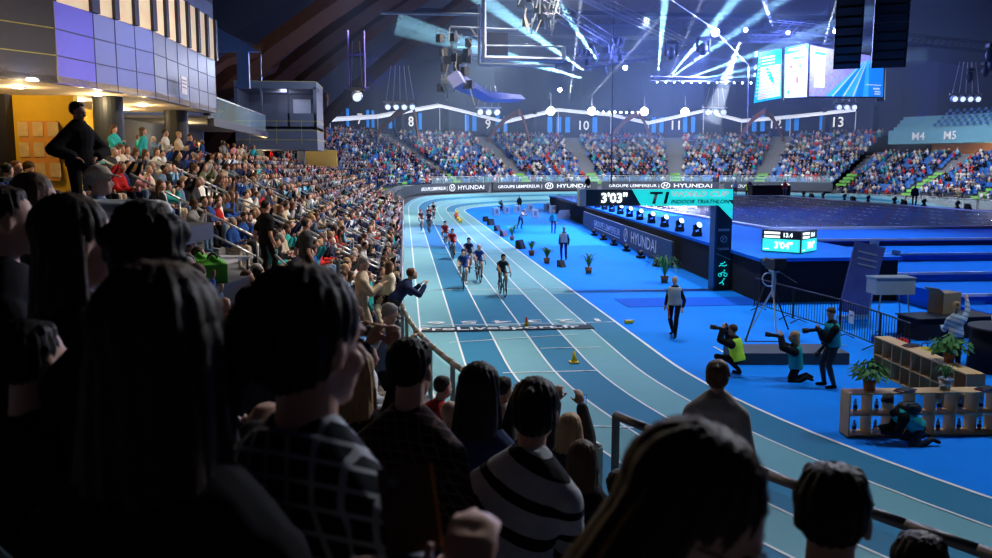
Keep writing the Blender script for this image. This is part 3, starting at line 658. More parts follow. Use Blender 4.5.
for k in range(NR):
    s = -30
    while s < SL - 7:
        s += .56 + R.uniform(-.04, .06)
        p = O(s, .5 + .85 * k, rowz(k)); x, y, z = project(p + V((0, 0, 1.1)))
        if z < 9.5 or not (-30 < x < 1010) or stair_near(s, STAIRS) or R.random() < .07: continue
        if p.y < 23.5 and p.x > -8 and (p - V((-1.9, 17.2, p.z))).length < (2.2 if k < 4 else 0): continue
        if p.y < 22 and x > 395: continue
        if -5.9 < p.x < -2.4 and 14.8 < p.y < 20.5: continue            # the camera tables stand here
        cand.append((z, s, k, p))
cand.sort(key=lambda c: c[0]); NEAR = cand[:245]; far = cand[245:]
for z, s, k, p in NEAR:
    n = -OUT(s); top = R.choice(TOPS); h = R.choice(HS); g = R.choice(GAR)
    bay = sum(1 for q in STAIRS if q < s); b0 = (STAIRS[bay - 1] if bay else -30)
    seat = int((s - b0) / .56)
    where = ('%s seat past the %s stairway' % (ORD[min(19, seat)], ORD[bay - 1])) if bay else '%s seat before the first stairway' % ORD[min(19, int((STAIRS[0] - s) / .56))]
    pose = R.choice(SITS); rz = facing(n.x, n.y - .15) + R.uniform(-.35, .35) + (rad(-12) if R.random() < .5 else 0)
    person('spectator', '%s haired spectator, %s %s, %s row up, %s' % (h[1].split()[-1], top, g, ORD[k], where), 'person', pose, p - V((n.x, n.y, 0)) * .1, rz, top,
           R.choice(['denim', 'navy', 'black', 'charcoal', 'beige']), h, R.choice([0, 0, 0, 1, 1, 2]), R.uniform(.93, 1.03), .03, 'audience in the long side stand')

# low detail figures of the mass, one mesh
PAL = TOPS_U = list(CLOTH.keys()); PM = [cm(k) for k in PAL] + SKIN + [HAIR[k] for k in HAIR]
def low(stand, r, ultra=False):
    mb = MB(); n = 5 if ultra else 6; hz = .93 if stand else .47; ln = r.uniform(-.02, .16)
    mb.cur = 1; mb.loft([(V((0, 0, hz - .05)), V((.17, 0, 0)), V((0, .12, 0))), (V((0, ln * .4, hz + .25)), V((.16, 0, 0)), V((0, .11, 0))), (V((0, ln, hz + .48)), V((.20, 0, 0)), V((0, .11, 0))), (V((0, ln, hz + .56)), V((.07, 0, 0)), V((0, .06, 0)))], n + 1)
    hd = V((0, ln + .03, hz + .665)); mb.cur = 0; mb.ell(hd + V((0, .02, -.01)), (.075, .085, .11), None, n, 5); mb.cur = 3; mb.ell(hd + V((0, -.02, .03)), (.09, .095, .105), None, n, 5)
    if r.random() < .3: mb.loft([(hd + V((0, -.06, 0)), V((.09, 0, 0)), V((0, .05, 0))), (hd + V((0, -.08, -.28)), V((.10, 0, 0)), V((0, .04, 0)))], 5)
    up = r.random()
    for sg in (-1, 1):
        sh = V((.21 * sg, ln, hz + .44))
        if up < .25: e, q = V((.26 * sg, ln + .15, hz + .25)), V((.06 * sg, ln + .32, hz + .52))
        else: e, q = V((.26 * sg, ln + .05, hz + .20)), V((.12 * sg, ln + .32, hz + .14))
        mb.cur = 1; mb.cone(sh, e, .055, .045, 5); mb.cone(e, q, .045, .035, 5); mb.cur = 0; mb.ell(q, (.045, .045, .045), None, 5, 4)
        if not ultra or stand:
            mb.cur = 2
            if stand: mb.cone((.10 * sg, 0, .9), (.11 * sg, 0, .05), .09, .05, 5)
            else: mb.cone((.10 * sg, 0, .47), (.12 * sg, .42, .48), .085, .065, 5); mb.cone((.12 * sg, .42, .48), (.12 * sg, .44, .03), .06, .045, 5)
    return mb
rr = random.Random(5)
LOW = {(st, u): [low(st, rr, u) for _ in range(6)] for st in (0, 1) for u in (0, 1)}
MV, MF, MM, base = [], [], [], [0]
def put(p, rz, stand=0, ultra=0, tops=None, sc=1):
    t = R.choice(LOW[(stand, ultra)]); c, s_ = math.cos(rz), math.sin(rz); a = np.array(t.v) * sc
    MV.append(np.stack([a[:, 0] * c - a[:, 1] * s_ + p.x, a[:, 0] * s_ + a[:, 1] * c + p.y, a[:, 2] + p.z], 1))
    top = PAL.index(R.choice(tops or TOPS)); leg = PAL.index(R.choice(['denim', 'navy', 'black', 'charcoal'])); sk = len(PAL) + R.choice([0, 0, 0, 1, 1, 2]); ha = len(PAL) + 3 + R.choice([0, 1, 1, 2, 2, 3, 4])
    mp = (sk, top, leg, ha); b = base[0]
    MF.extend(tuple(i + b for i in f) for f in t.f); MM.extend(mp[q] for q in t.m); base[0] += len(a)
for z, s, k, p in far:
    n = -OUT(s); put(p - V((n.x, n.y, 0)) * .1, facing(n.x, n.y - .15) + R.uniform(-.4, .4), 0, z > 60)
SEATM = MB()
TF = TOPS + ['white', 'pink', 'sky blue', 'blue', 'blue', 'teal', 'red', 'cream', 'white']
def fill(s0, s1, rows, d0, pitch, zf, aisles, occ, step=.58, tops=None):
    for k in range(rows):
        s = s0
        while s < s1:
            s += step * RR / (RR + d0 + pitch * k) if s > SL else step
            p = O(s, d0 + pitch * k, zf(k)); x, y, z = project(p + V((0, 0, 1)))
            if not (-10 < x < 1002) or any(abs(s - a) < 1.0 for a in aisles): continue
            n = -OUT(s)
            if k > 0:
                c_, s__ = n.x, n.y; b_ = len(SEATM.v); q0 = V((p.x, p.y, p.z)); sd = V((-n.y, n.x, 0)); nb = V((n.x, n.y, 0))
                SEATM.loft([(q0 - nb * .20 + V((0, 0, .44)), sd * .30, nb * .03), (q0 - nb * .27 + V((0, 0, .84)), sd * .28, nb * .03)], 4); SEATM.loft([(q0 + V((0, 0, .40)), sd * .30, nb * .24), (q0 + V((0, 0, .44)), sd * .30, nb * .24)], 4)
            if R.random() > occ(s, k): continue
            put(p, facing(n.x, n.y) + R.uniform(-.3, .3), 0, 1, tops)
AISB = [72, 84, 95.5, 107, 117, 128, 139, 150]
AISR = [159, 170, 181, 192]
SEC = lambda s, k: 0 if k < 1 else (.80 if s < 150 else .66)
fill(SL - 5.5, SL + PI * RR * .80, FR, 1.65, .88, frz, AISB, SEC, .60, TF)
fill(SL + PI * RR * .81, SF + 45, RRW, 1.65, .88, rrz, AISR, lambda s, k: .66, .60, TF)
for s in samples(-2, SL - 8, .9):                        # people standing along the concourse
    if R.random() < .75:
        p = O(s + R.uniform(-.3, .3), R.uniform(8.4, 10.6), 4.3)
        if project(p)[2] > 34: put(p, facing(1, R.uniform(-.6, .3)), 1, 0)
allv = np.concatenate(MV); me = bpy.data.meshes.new('crowd'); me.from_pydata(allv, [], MF)
for q in PM: me.materials.append(q)
me.polygons.foreach_set('material_index', MM); me.polygons.foreach_set('use_smooth', [True] * len(MF))
crowd = link('crowd', me); crowd['kind'] = 'stuff'; crowd['label'] = 'thousands of seated spectators filling the stands all round the oval'; crowd['category'] = 'crowd'

st_ = SEATM.build('seating', SEATB); st_['kind'] = 'stuff'; st_['label'] = 'rows of blue seats of the bend and far side stands'; st_['category'] = 'seating'
# seats: the upper tier and the gaps of the far stands
def seat_mb():
    mb = MB(); mb.loft([(V((0, -.02, .42)), V((.22, 0, 0)), V((0, .20, 0))), (V((0, -.02, .46)), V((.23, 0, 0)), V((0, .21, 0)))], 8); return mb
def seat_back_mb():
    mb = MB(); mb.loft([(V((0, -.20, .46)), V((.21, 0, 0)), V((0, .03, 0))), (V((0, -.23, .66)), V((.23, 0, 0)), V((0, .03, 0))), (V((0, -.27, .82)), V((.18, 0, 0)), V((0, .02, 0)))], 8); return mb
SE = thing('stadium_seat', 'blue plastic tip up seat in the upper tier over the concourse', 'seat', O(170, 16, 9.6), group='blue seats of the upper tier')
seat_mb().build('seat_pan', SEATB, SE); seat_back_mb().build('seat_back', SEATB, SE)
n_ = 0
TIERZ = lambda k: 9.8 + .5 * k
for k in range(5):
    for s in samples(154, 186, .62):
        if n_ >= 220 or abs(s - 165) < .8 or abs(s - 176) < .8: continue
        p = O(s, 14.6 + .85 * k, TIERZ(k)); nn = -OUT(s)
        if project(p)[0] > 1000: continue
        if n_ == 0: SE.location = p; SE.rotation_euler[2] = facing(nn.x, nn.y)
        else: dup(SE, p, facing(nn.x, nn.y))
        n_ += 1
mb = MB(); sweep(mb, samples(150, 190, 2), [(19.5, 7.9), (13.6, 7.9), (13.6, 9.8), (15.0, 9.8), (15.0, 10.3), (15.9, 10.3), (15.9, 10.8), (16.7, 10.8), (16.7, 11.3), (17.6, 11.3), (17.6, 11.8), (24, 11.8)])
up = mb.build('floor_upper_tier', mat('pale_blue_fascia', (.12, .32, .42), .6)); struct(up)
for s, tx in ((find(lambda q: O(q, 13.5, 9), 893, 153, 185), 'M4'), (find(lambda q: O(q, 13.5, 9), 950, 153, 185), 'M5')): nx = OUT(s); text(tx, 1.5, up, face(O(s, 13.5, 8.85), (nx.y, -nx.x, 0)), LETTER, 'tier_number', .01)
mb = MB(); sweep(mb, samples(152, 188, 2), [(19.8, 6.4), (19.8, 9.3)]); struct(mb.build('wall_far_concourse', mat('dim_orange_wall', (.30, .14, .08), .8)))
for i, s in enumerate((160, 168.5, 177)):
    p = O(s, 17.5, 7.5); l = bpy.data.lights.new('concourse_and_fill_lamp', 'POINT'); l.energy = 2600; l.color = (1, .72, .42); l.shadow_soft_size = .3; lo = bpy.data.objects.new('concourse_and_fill_lamp', l); COL.objects.link(lo); lo.location = p
for i, s in enumerate((161, 165, 170, 174.5)):
    mb = MB(); a = OUT(s); mb.box(O(s, 19.6, 7.6), (.1, 2.0, 2.4), rz=math.atan2(a.y, a.x)); struct(mb.build('door_%d' % (i + 2), mat('brown_door', (.10, .05, .03), .6)))
# green aisles and section panels with numbers on the bend
for i, s in enumerate(AISB + AISR):
    fz, d0, n_k = (frz, 1.65, FR) if s < 151 else (rrz, 1.65, RRW)
    mb = MB(); a = OUT(s)
    for k in range(1, 5 if s < 151 else 8): mb.box(O(s, d0 + .88 * k - .3, fz(k) + .08), (.88, 1.5, .3), rz=math.atan2(a.y, a.x))
    struct(mb.build('trim_aisle_%d' % (i + 1), STAIRG))
BP = mat('blue_lit_blind', (.02, .22, .75), .7, emit=.30, ecol=(.02, .30, .95))
sb_ = lambda q: O(q, 20, 11)
for i, (cx_, xa, xb) in enumerate(((358, 346, 376), (409, 388, 424), (487, 464, 510), (583, 546, 600), (676, 650, 697), (775, 750, 800), (838, 818, 848))):
    sa, sc_, se_ = find(sb_, xa, 60, 152), find(sb_, cx_, 60, 152), find(sb_, xb, 60, 152); wn = None
    n_p = 6
    for q in range(n_p):
        s_ = sa + (se_ - sa) * (q + .5) / n_p
        if abs(s_ - sc_) < .9: continue
        a = OUT(s_); mb = MB(); mb.box(O(s_, 20.2, 11.7), (.12, (se_ - sa) / n_p * .86, 2.5), rz=math.atan2(a.y, a.x)); o = mb.build('window_%d' % (40 + i * 8 + q), BP); struct(o); wn = wn or o
    a = OUT(sc_); text(str(7 + i), 2.1, wn, face(O(sc_, 19.6, 11.5), (a.y, -a.x, 0)), LB, 'section_number', .01)
    a = OUT(se_ + 2.4); mb = MB(); mb.box(O(se_ + 2.4, 19.4, 11.2), (1.6, .5, 5), rz=math.atan2(a.y, a.x)); struct(mb.build('wall_pier', mat('dark_pier', (.03, .035, .06), .8)))
# zigzag white fascia above the sections; its lit look is put in as glow
FAS = mat('white_glow_fascia', (.85, .88, 1), .6, emit=.55, ecol=(.75, .8, 1))
zs = []
for px_, py_ in ((330, 122), (378, 119), (440, 108), (466, 114), (505, 124), (558, 112), (611, 117), (648, 125), (703, 113), (742, 123), (790, 119), (855, 112)):
    q_ = find(lambda q: O(q, 18.6, 12), px_, 60, 153); zs.append((q_, CAM_Z + (167 - py_) * project(O(q_, 18.6, 12))[2] / F_PX))
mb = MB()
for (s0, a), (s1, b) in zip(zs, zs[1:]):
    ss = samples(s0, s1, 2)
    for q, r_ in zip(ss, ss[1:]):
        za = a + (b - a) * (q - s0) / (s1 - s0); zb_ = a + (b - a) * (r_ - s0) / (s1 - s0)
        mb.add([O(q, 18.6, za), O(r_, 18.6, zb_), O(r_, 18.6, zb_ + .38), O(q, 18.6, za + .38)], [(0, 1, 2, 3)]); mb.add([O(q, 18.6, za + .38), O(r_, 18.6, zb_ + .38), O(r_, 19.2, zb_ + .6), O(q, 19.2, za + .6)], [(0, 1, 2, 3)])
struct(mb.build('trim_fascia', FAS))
for s, z in zs[::1]:
    mb = MB(); mb.cone(O(s, 18.7, frz(18)), O(s, 18.7, z), .07, .07, 6); struct(mb.build('trim_post', WHITE))
# ------------------------------------------------------------------ pool deck and pool
DECKB = mat('blue_deck', (.004, .17, .78), .8, var=.12, scale=.8, spec=.1)
WL = mat('deck_edge_strip', (.60, .62, .85), .5)
mb = MB(); mb.prism([(12.25, 28.6), (15.8, 86), (15.8, 94), (42.2, 94), (42.2, 36), (17.5, 36), (17.5, 28.6)], 1.48, 1.6); dk = struct(mb.build('floor_pool_deck', DECKB))
mb = MB(); mb.prism([(12.35, 28.7), (15.9, 93.9), (42.1, 93.9), (42.1, 36.1), (17.4, 36.1), (17.4, 28.7)], 0.02, 1.5); struct(mb.build('wall_pool_skirt', DRAPE))
wm = bpy.data.materials.new('pool_water'); wm.use_nodes = True; nt = wm.node_tree; b = nt.nodes['Principled BSDF']; b.inputs['Base Color'].default_value = (.004, .035, .17, 1); b.inputs['Roughness'].default_value = .22; b.inputs['Specular IOR Level'].default_value = .35
tc = nt.nodes.new('ShaderNodeTexCoord'); nz = nt.nodes.new('ShaderNodeTexNoise'); nz.inputs['Scale'].default_value = 2.2; nz.inputs['Detail'].default_value = 4; bp = nt.nodes.new('ShaderNodeBump'); bp.inputs['Strength'].default_value = .8; bp.inputs['Distance'].default_value = .18
nt.links.new(tc.outputs['Object'], nz.inputs['Vector']); nt.links.new(nz.outputs['Fac'], bp.inputs['Height']); nt.links.new(bp.outputs[0], b.inputs['Normal'])
mb = MB(); mb.box((29.3, 65.5, 1.66), (21.4, 47, .03)); struct(mb.build('floor_pool_water', wm))
mb = MB()
for x in (18.4, 40.2): mb.box((x, 65.5, 1.66), (.4, 47.6, .12))
for y in (41.8, 89.2): mb.box((29.3, y, 1.66), (22.2, .4, .12))
struct(mb.build('trim_pool_edge', WL))
LR = [mat('float_blue', (.02, .06, .25), .5), mat('float_white', (.30, .33, .40), .5), mat('float_red', (.20, .03, .04), .5)]
for i in range(7):
    x = 21.6 + i * 2.5
    t = thing('lane_rope', 'floating lane rope of blue white and red discs lying on the pool water', 'lane rope', (x, 0, 1.7), group='pool lane ropes')
    for j, (nm, ma) in enumerate((('blue_float', LR[0]), ('white_float', LR[1]), ('red_float', LR[2]))):
        mb = MB()
        for q in range(60):
            if (q % 5 in (0, 1), q % 5 in (2, 3), q % 5 == 4)[j]: mb.cone((0, 42.3 + q * .78, 0), (0, 42.3 + q * .78 + .5, 0), .018, .018, 6)
        o = mb.build(nm, ma, t); o['kind'] = 'stuff'
# stepped tiers toward the track
zz = [(36, 1.6), (32.5, 1.3), (28.8, 1.0), (25.6, .7), (23.4, .4)]
for i, ((ya, za), (yb, zb_)) in enumerate(zip(zz, zz[1:])):
    x0 = 17.2 + i * .1
    mb = MB(); mb.box(((x0 + 42) / 2, (ya + yb) / 2, za / 2 - .16), (42 - x0, ya - yb, za - .34)); st = struct(mb.build('floor_tier_%d' % i, DECKB))
    mb = MB(); mb.box(((x0 + 42) / 2, ya - .02, za - .03), (42 - x0, .12, .09)); mb.build('white_edge_strip', WL, st)
    mb = MB(); mb.box(((x0 + 42) / 2, ya + .03, za - .2), (42 - x0, .05, .42)); mb.build('riser_drape', mat('navy_riser', (.012, .02, .09), .8), st)
# LED time cube
LEDT = mat('led_turquoise', (.0, .5, .5), .4, emit=1.0, ecol=(.05, .85, .80)); LEDW = mat('led_white', (.9, .95, 1), .4, emit=1.7, ecol=(.9, 1, 1)); LEDK = mat('led_black', (.02, .02, .03), .4)
t = thing('led_time_box', 'low turquoise LED box showing 3 04 on the corner of the pool deck', 'LED display', (14.4, 31.0, 1.6))
mb = MB(); mb.box((0, 0, .42), (1.5, 1.5, .8), rz=.75); mb.build('cabinet', LEDK, t)
for q, a in enumerate((.75 - PI / 2, .75)):
    n = V((math.cos(a), math.sin(a), 0)); n = n if n.y < 0 or q else n
for q, a in enumerate((.75 - PI / 2, .75 + PI)):
    n = V((math.cos(a), math.sin(a), 0)); n = V((n.x, n.y, 0)); xd = V((-n.y, n.x, 0)); M0 = face(n * .765 + V((0, 0, .42)), xd)
    mb = MB(); mb.box((0, -.15, 0), (1.42, .46, .01)); o = mb.build('screen', LEDT, t); o.matrix_local = M0
    text("3'04''", .34, t, M0 @ Matrix.Translation((.1, -.16, .02)), LEDW, 'time_digits', .02); text('13.4', .22, t, M0 @ Matrix.Translation((.25, .23, .02)), LEDW, 'speed_digits', .02)
    mb = MB(); mb.box((-.35, .3, .01), (.6, .08, .01)); mb.box((-.35, .16, .01), (.6, .08, .01)); mb.box((-.55, -.3, .02), (.2, .03, .01)); o = mb.build('caption_bar', LEDW, t); o.matrix_local = M0
# long advertising banner before the drape
t = thing('long_banner', 'long dark banner with white lettering leaning before the black pool drape', 'advertising board', (0, 0, 0))
a, b_ = V((14.1, 67, 0)), V((12.55, 39.3, 0)); d = (b_ - a).normalized()
mb = MB(); mb.box(((a + b_) / 2).to_tuple()[:2] + (.68,), ((b_ - a).length, .12, 1.15), rz=math.atan2(d.y, d.x)); mb.build('panel', BOARD, t)
nn = V((d.y, -d.x, 0)); nn = nn if nn.x < 0 else -nn
def onb(u_, z): return a.lerp(b_, u_) + nn * .08 + V((0, 0, z))
bf = lambda q: onb(q, .7)
for xa, xb, tx, z0_, z1_ in ((594, 620, 'GROUPE LEMPEREUR', .52, .95), (631, 656, 'HYUNDAI', .42, 1.08)):
    sa, sb = find(bf, xa, 0, 1), find(bf, xb, 0, 1); text_map(tx, t, LETTER, lambda u_, v_, w_: onb(sa + (sb - sa) * u_, z0_ + (z1_ - z0_) * v_), bold=.01)
sa = find(bf, 625.5, 0, 1); logo(onb(sa, .72), d, .36, t, LETTER)
sa, sb = find(bf, 594, 0, 1), find(bf, 620, 0, 1); mb = MB(); mb.add([onb(sa, .36), onb(sb, .36), onb(sb, .42), onb(sa, .42)], [(0, 1, 2, 3)]); mb.build('underline', LETTER, t)
for i in range(6):
    p = a.lerp(b_, .30 + i * .135) + nn * .55; tt = thing('floor_spotlight', 'small black floor spotlight on the blue carpet before the long banner', 'stage light', (p.x, p.y, .02), group='floor spotlights before the banner')
    mb = MB(); mb.box((0, 0, .06), (.42, .34, .12)); mb.build('base', BLACKP, tt); mb = MB(); mb.cone((0, 0, .2), (-.06, -.1, .34), .13, .15, 12); mb.build('lamp_head', BLACKP, tt, True)
# ------------------------------------------------------------------ finish gantry
TURQ = mat('turquoise_glow_print', (.02, .80, .70), .5, emit=.75, ecol=(.02, .85, .8))  # print given its own glow to make the gantry brighter
t = thing('finish_gantry', 'dark gantry with turquoise WORLD CUP beam standing over the blue carpet', 'gantry', (12.2, 32.2, 0), -.03)
mb = MB(); mb.box((0, 0, 1.75), (.62, .55, 3.5)); mb.build('pillar', mat('gantry_dark', (.045, .065, .078), .5), t)
mb = MB(); mb.box((-.36, -.12, 1.65), (.09, .60, 3.3)); mb.build('blue_side', mat('gantry_blue_side', (.03, .10, .22), .4), t)
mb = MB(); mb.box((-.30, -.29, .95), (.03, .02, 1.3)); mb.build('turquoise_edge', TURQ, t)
mb = MB(); mb.box((-2.55, 0, 3.60), (5.72, .5, .62)); mb.build('beam', mat('gantry_dark', (0, 0, 0)), t)
mb = MB(); mb.box((-5.5, 0, 3.6), (.25, .52, .64)); mb.build('end_cap', WHITE, t)
mb = MB(); mb.cur = 0
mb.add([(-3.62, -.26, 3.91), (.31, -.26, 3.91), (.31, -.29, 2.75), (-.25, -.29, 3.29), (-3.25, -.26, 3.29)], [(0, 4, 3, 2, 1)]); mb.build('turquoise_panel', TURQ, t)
GD = mat('gantry_dark', (0, 0, 0))
for tx_, x0_, x1_, za_, zb2, m_, sh_ in (("3'03''", -4.80, -3.80, 3.42, 3.78, LEDW, 0), ('T1', -3.02, -2.28, 3.38, 3.82, GD, .10), ('WORLD CUP', -2.14, .10, 3.64, 3.84, LB, .05), ('INDOOR TRIATHLON', -2.12, .14, 3.37, 3.52, GD, .04)):
    text_map(tx_, t, m_, lambda u_, v_, w_: V((x0_ + (x1_ - x0_) * u_ + sh_ * v_, -.31, za_ + (zb2 - za_) * v_)), 'time_digits' if m_ is LEDW else 'lettering', .03)
for z in (2.35, 1.62):
    mb = MB()
    for q in range(6): mb.box((-.19 + q * .075, -.28, z), (.05, .01, .09))
    mb.build('print_line', LETTER, t)
mb = MB(); mb.torus((0, 0, 0), .12, .018, None, 16, 5); mb.tube([(-.07, -.07, 0), (.07, .07, 0)], .015); mb.tube([(-.07, .07, 0), (.0, 0, 0)], .015); o = mb.build('emblem', LETTER, t); o.matrix_local = face((0, -.285, 2.0), (1, 0, 0))
mb = MB(); mb.tube([(-.3, -.285, 1.45), (.3, -.285, 1.2)], .012); mb.build('slanting_line', LETTER, t)
for z, k in ((1.0, 0), (.68, 1), (.35, 2)):      # swim, bike, run pictograms
    mb = MB(); mb.ell((.05, .08, 0), (.022, .022, .01))
    if k == 0: mb.tube([(-.12, -.04, 0), (-.04, 0, 0), (.04, -.04, 0), (.12, 0, 0)], .013); mb.tube([(-.08, .03, 0), (.02, .05, 0)], .013)
    if k == 1: mb.torus((-.08, -.05, 0), .05, .01, None, 14, 4); mb.torus((.09, -.05, 0), .05, .01, None, 14, 4); mb.tube([(-.08, -.05, 0), (0, .03, 0), (.07, .02, 0)], .012)
    if k == 2: mb.tube([(.03, .05, 0), (-.02, -.02, 0), (.04, -.06, 0), (.02, -.11, 0)], .013); mb.tube([(-.02, -.02, 0), (-.09, -.06, 0)], .013)
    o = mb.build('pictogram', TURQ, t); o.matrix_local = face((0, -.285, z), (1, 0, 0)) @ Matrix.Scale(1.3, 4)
# moving heads
def moving_head(loc, rz, lab, grp, lit=True, tilt=.5):
    t = thing('moving_head_light', lab, 'stage light', loc, rz, grp)
    mb = MB(); mb.box((0, 0, .09), (.36, .28, .18)); mb.build('base', BLACKP, t)
    mb = MB(); mb.box((-.17, 0, .36), (.05, .14, .36)); mb.box((.17, 0, .36), (.05, .14, .36)); mb.box((0, 0, .2), (.38, .14, .05)); mb.build('yoke', BLACKP, t)
    d = V((0, -math.cos(tilt), math.sin(tilt))); c = V((0, 0, .46)); mb = MB(); mb.cone(c - d * .18, c + d * .17, .12, .15, 14); mb.build('lamp_head', BLACKP, t, True)
    if lit: mb = MB(); mb.cone(c + d * .171, c + d * .18, .13, .13, 14); mb.build('lens', LENSB, t)
    return t
mh = moving_head((13.15, 35.0, 1.6), .3, 'black moving head lamp glowing blue in the row along the pool deck edge', 'moving head lamps on the deck edge', True)
for i in range(1, 13):
    v_ = 35 + i * 3.1; dup(mh, (13.1 + i * .185, v_, 1.6), .3)
m2 = moving_head((41.3, 86, 1.6), 1.2, 'black moving head lamp standing dark on the far poolside', 'dark lamps on the far poolside', False)
for i in range(1, 9): dup(m2, (41.3, 86 - i * 4.2, 1.6), 1.2)
for i in range(5): t = thing('monitor_speaker', 'small black monitor speaker between the lamps on the far poolside', 'speaker', (41.2, 84 - i * 8.2, 1.6), 1.2, 'monitor speakers on the far poolside'); mb = MB(); mb.loft([(V((0, 0, 0)), V((.35, 0, 0)), V((0, .3, 0))), (V((0, .08, .5)), V((.35, 0, 0)), V((0, .18, 0)))], 4); mb.build('cabinet', BLACKP, t); mb = MB(); mb.box((0, -.2, .25), (.4, .02, .3), rx=-.2); mb.build('grille', DKMETAL, t)

# ------------------------------------------------------------------ bicycles and riders
def bike_tube(mb, a, b, r): mb.cone(a, b, r, r, 8)
def wheel(t, y):
    M_ = Matrix.Rotation(PI / 2, 3, 'Y'); mb = MB(); mb.torus((0, 0, 0), .335, .014, M_, 32, 6); w_ = mb.build('wheel', BLACKP, t, True); w_.location = (0, y, .345)
    mb = MB(); mb.torus((0, 0, 0), .305, .018, M_, 32, 5); mb.build('rim', DKMETAL, w_, True)
    mb = MB()
    for q in range(12): a = q * PI / 6; mb.cone((0, 0, 0), (0, .3 * math.cos(a), .3 * math.sin(a)), .0035, .0035, 4)
    mb.cone((-.04, 0, 0), (.04, 0, 0), .02, .02, 8); mb.build('spokes', STEEL, w_)
def bicycle(lab, frame_m):
    t = thing('racing_bicycle', lab, 'bicycle')
    wheel(t, -.50); wheel(t, .50)
    bb, seat, head, hd2 = V((0, -.08, .28)), V((0, -.24, .80)), V((0, .36, .80)), V((0, .39, .66)); mb = MB()
    for a, b in ((bb, seat), (bb, hd2), (seat.lerp(bb, .1), head), (head, hd2)): bike_tube(mb, a, b, .019)
    for sg in (-.05, .05): bike_tube(mb, bb + V((sg, 0, 0)), V((sg, -.5, .345)), .010); bike_tube(mb, seat.lerp(bb, .1), V((sg, -.5, .345)), .009)
    mb.build('frame', frame_m, t, True)
    mb = MB()
    for sg in (-.045, .045): bike_tube(mb, hd2 + V((sg, 0, 0)), V((sg, .5, .345)), .013)
    mb.box((0, .39, .65), (.11, .05, .04)); mb.build('fork', frame_m, t)
    mb = MB(); mb.tube([(0, .36, .80), (0, .36, .88), (0, .44, .90)], .014); mb.tube([(-.21, .44, .90), (.21, .44, .90)], .014)
    for sg in (-.21, .21): mb.tube([(sg, .44, .90), (sg, .54, .90), (sg, .56, .82), (sg, .50, .76)], .014)
    mb.build('handlebar', BLACKP, t)
    mb = MB(); mb.ell((0, -.28, .90), (.07, .13, .025)); mb.cone((0, -.24, .8), (0, -.26, .89), .013, .013, 8); mb.build('saddle', BLACKP, t, True)
    mb = MB(); mb.cone((.06, -.08, .28), (.068, -.08, .28), .10, .10, 20); mb.tube([(-.07, -.08, .28), (-.07, .04, .18)], .012); mb.tube([(.07, -.08, .28), (.07, -.16, .42)], .012); mb.box((-.12, .04, .17), (.09, .08, .02)); mb.box((.12, -.16, .43), (.09, .08, .02)); mb.build('crankset', DKMETAL, t)
    return t
BK = bicycle('x', mat('carbon_frame', (.03, .03, .035), .3, spec=.6)); BK2 = None
RID = [  # u, v, top, bicycle note, label, helmet colour, skin, pose
 (3.55, 31.3, 'charcoal', 'dark tri suit and black helmet, leading nearest the start line', 'black', 1, 'cycle'),
 (2.25, 33.4, 'blue', 'royal blue suit and dark helmet, riding at the outside of the front group', 'navy', 0, 'cycle'),
 (3.02, 35.4, 'blue', 'blue suit and white helmet, close beside the rider in the dark helmet', 'white', 0, 'cycle'),
 (2.85, 38.8, 'navy', 'dark navy suit, riding behind the white helmeted rider', 'navy', 0, 'cycle'),
 (2.42, 44.6, 'red', 'dark red suit, at the front of the second pair', 'brown', 0, 'cycle'),
 (2.35, 51.0, 'red', 'red suit and black helmet, tucked in at the rear of the second pair', 'black', 0, 'cycle'),
 (1.72, 62.0, 'charcoal', 'grey black suit, leading the last group out of the bend', 'black', 0, 'cycle_up'),
 (1.20, 65.0, 'brown', 'brown suit, on the outer side of the last group', 'red', 0, 'cycle'),
 (1.90, 68.5, 'red', 'red suit, on the inner side of the last group', 'brown', 0, 'cycle_up'),
 (2.6, 78.5, 'black', 'black suit, riding alone at the very back of the last group', 'red', 0, 'cycle')]
for i, (u, v, top, lab, he, sk, ps) in enumerate(RID):
    rz = PI + rad([4, -3, 3, 0, 2, -3, 3, 0, -2, -10][i]); bk = BK if i == 0 else copy_tree(BK); bk.location = (u, v, .03); bk.rotation_euler = (0, 0, rz)
    bk['label'] = 'black racing bicycle under the rider in ' + lab.replace(', riding', ',').replace('at the very back', 'at the back'); bk['label'] = ' '.join(bk['label'].split()[:16])
    person('cyclist', 'triathlete in ' + ' '.join(lab.split()[:14]), 'person', ps, (u, v, .03), rz, top, top, ('helmet', 'dark brown', he), sk, 1, .018 if i < 6 else .028, 'racing triathletes', sleeves=False, shorts=True, bulk=.004, shoes='white' if i % 2 else 'black')

# ------------------------------------------------------------------ people on the infield
VEST = mat('hi_vis_fabric', (.50, .85, .05), .7, emit=.05); GILET = cloth('pale grey vest', (.50, .50, .50)); TEALV = cloth('teal bib', (.02, .36, .36))
def vest(t, pose, m_, vox=.015, nm='vest'):
    po = POSES[pose]; k = (pose, 'vest', vox)
    if k not in FIG: p2 = dict(po); FIG[k] = fig_vest(p2, vox)
    o = link(nm, FIG[k], t)
    if not FIG[k].materials: FIG[k].materials.append(None)
    o.material_slots[0].link = 'OBJECT'; o.material_slots[0].material = m_
def fig_vest(po, vox):
    m = MB(); pel, up, fw, rx = spine(po); X = V((1, 0, 0))
    T = [(-.04, .195, .155), (.17, .182, .145), (.30, .200, .155), (.40, .205, .142), (.46, .15, .115)]
    m.loft([(pel + up * h, X.lerp(rx, h / .5) * w_, fw * d) for h, w_, d in T], 16); return remesh(m, vox, 2)
HD = .015
t = person('official', 'bald man in a pale grey vest walking the blue carpet with a red wand', 'person', 'walk', (7.5, 23.2, .02), facing(-.55, -.83), 'black', 'black', ('bald', 'grey'), 0, 1.02, HD, bulk=.012); vest(t, 'walk', GILET)
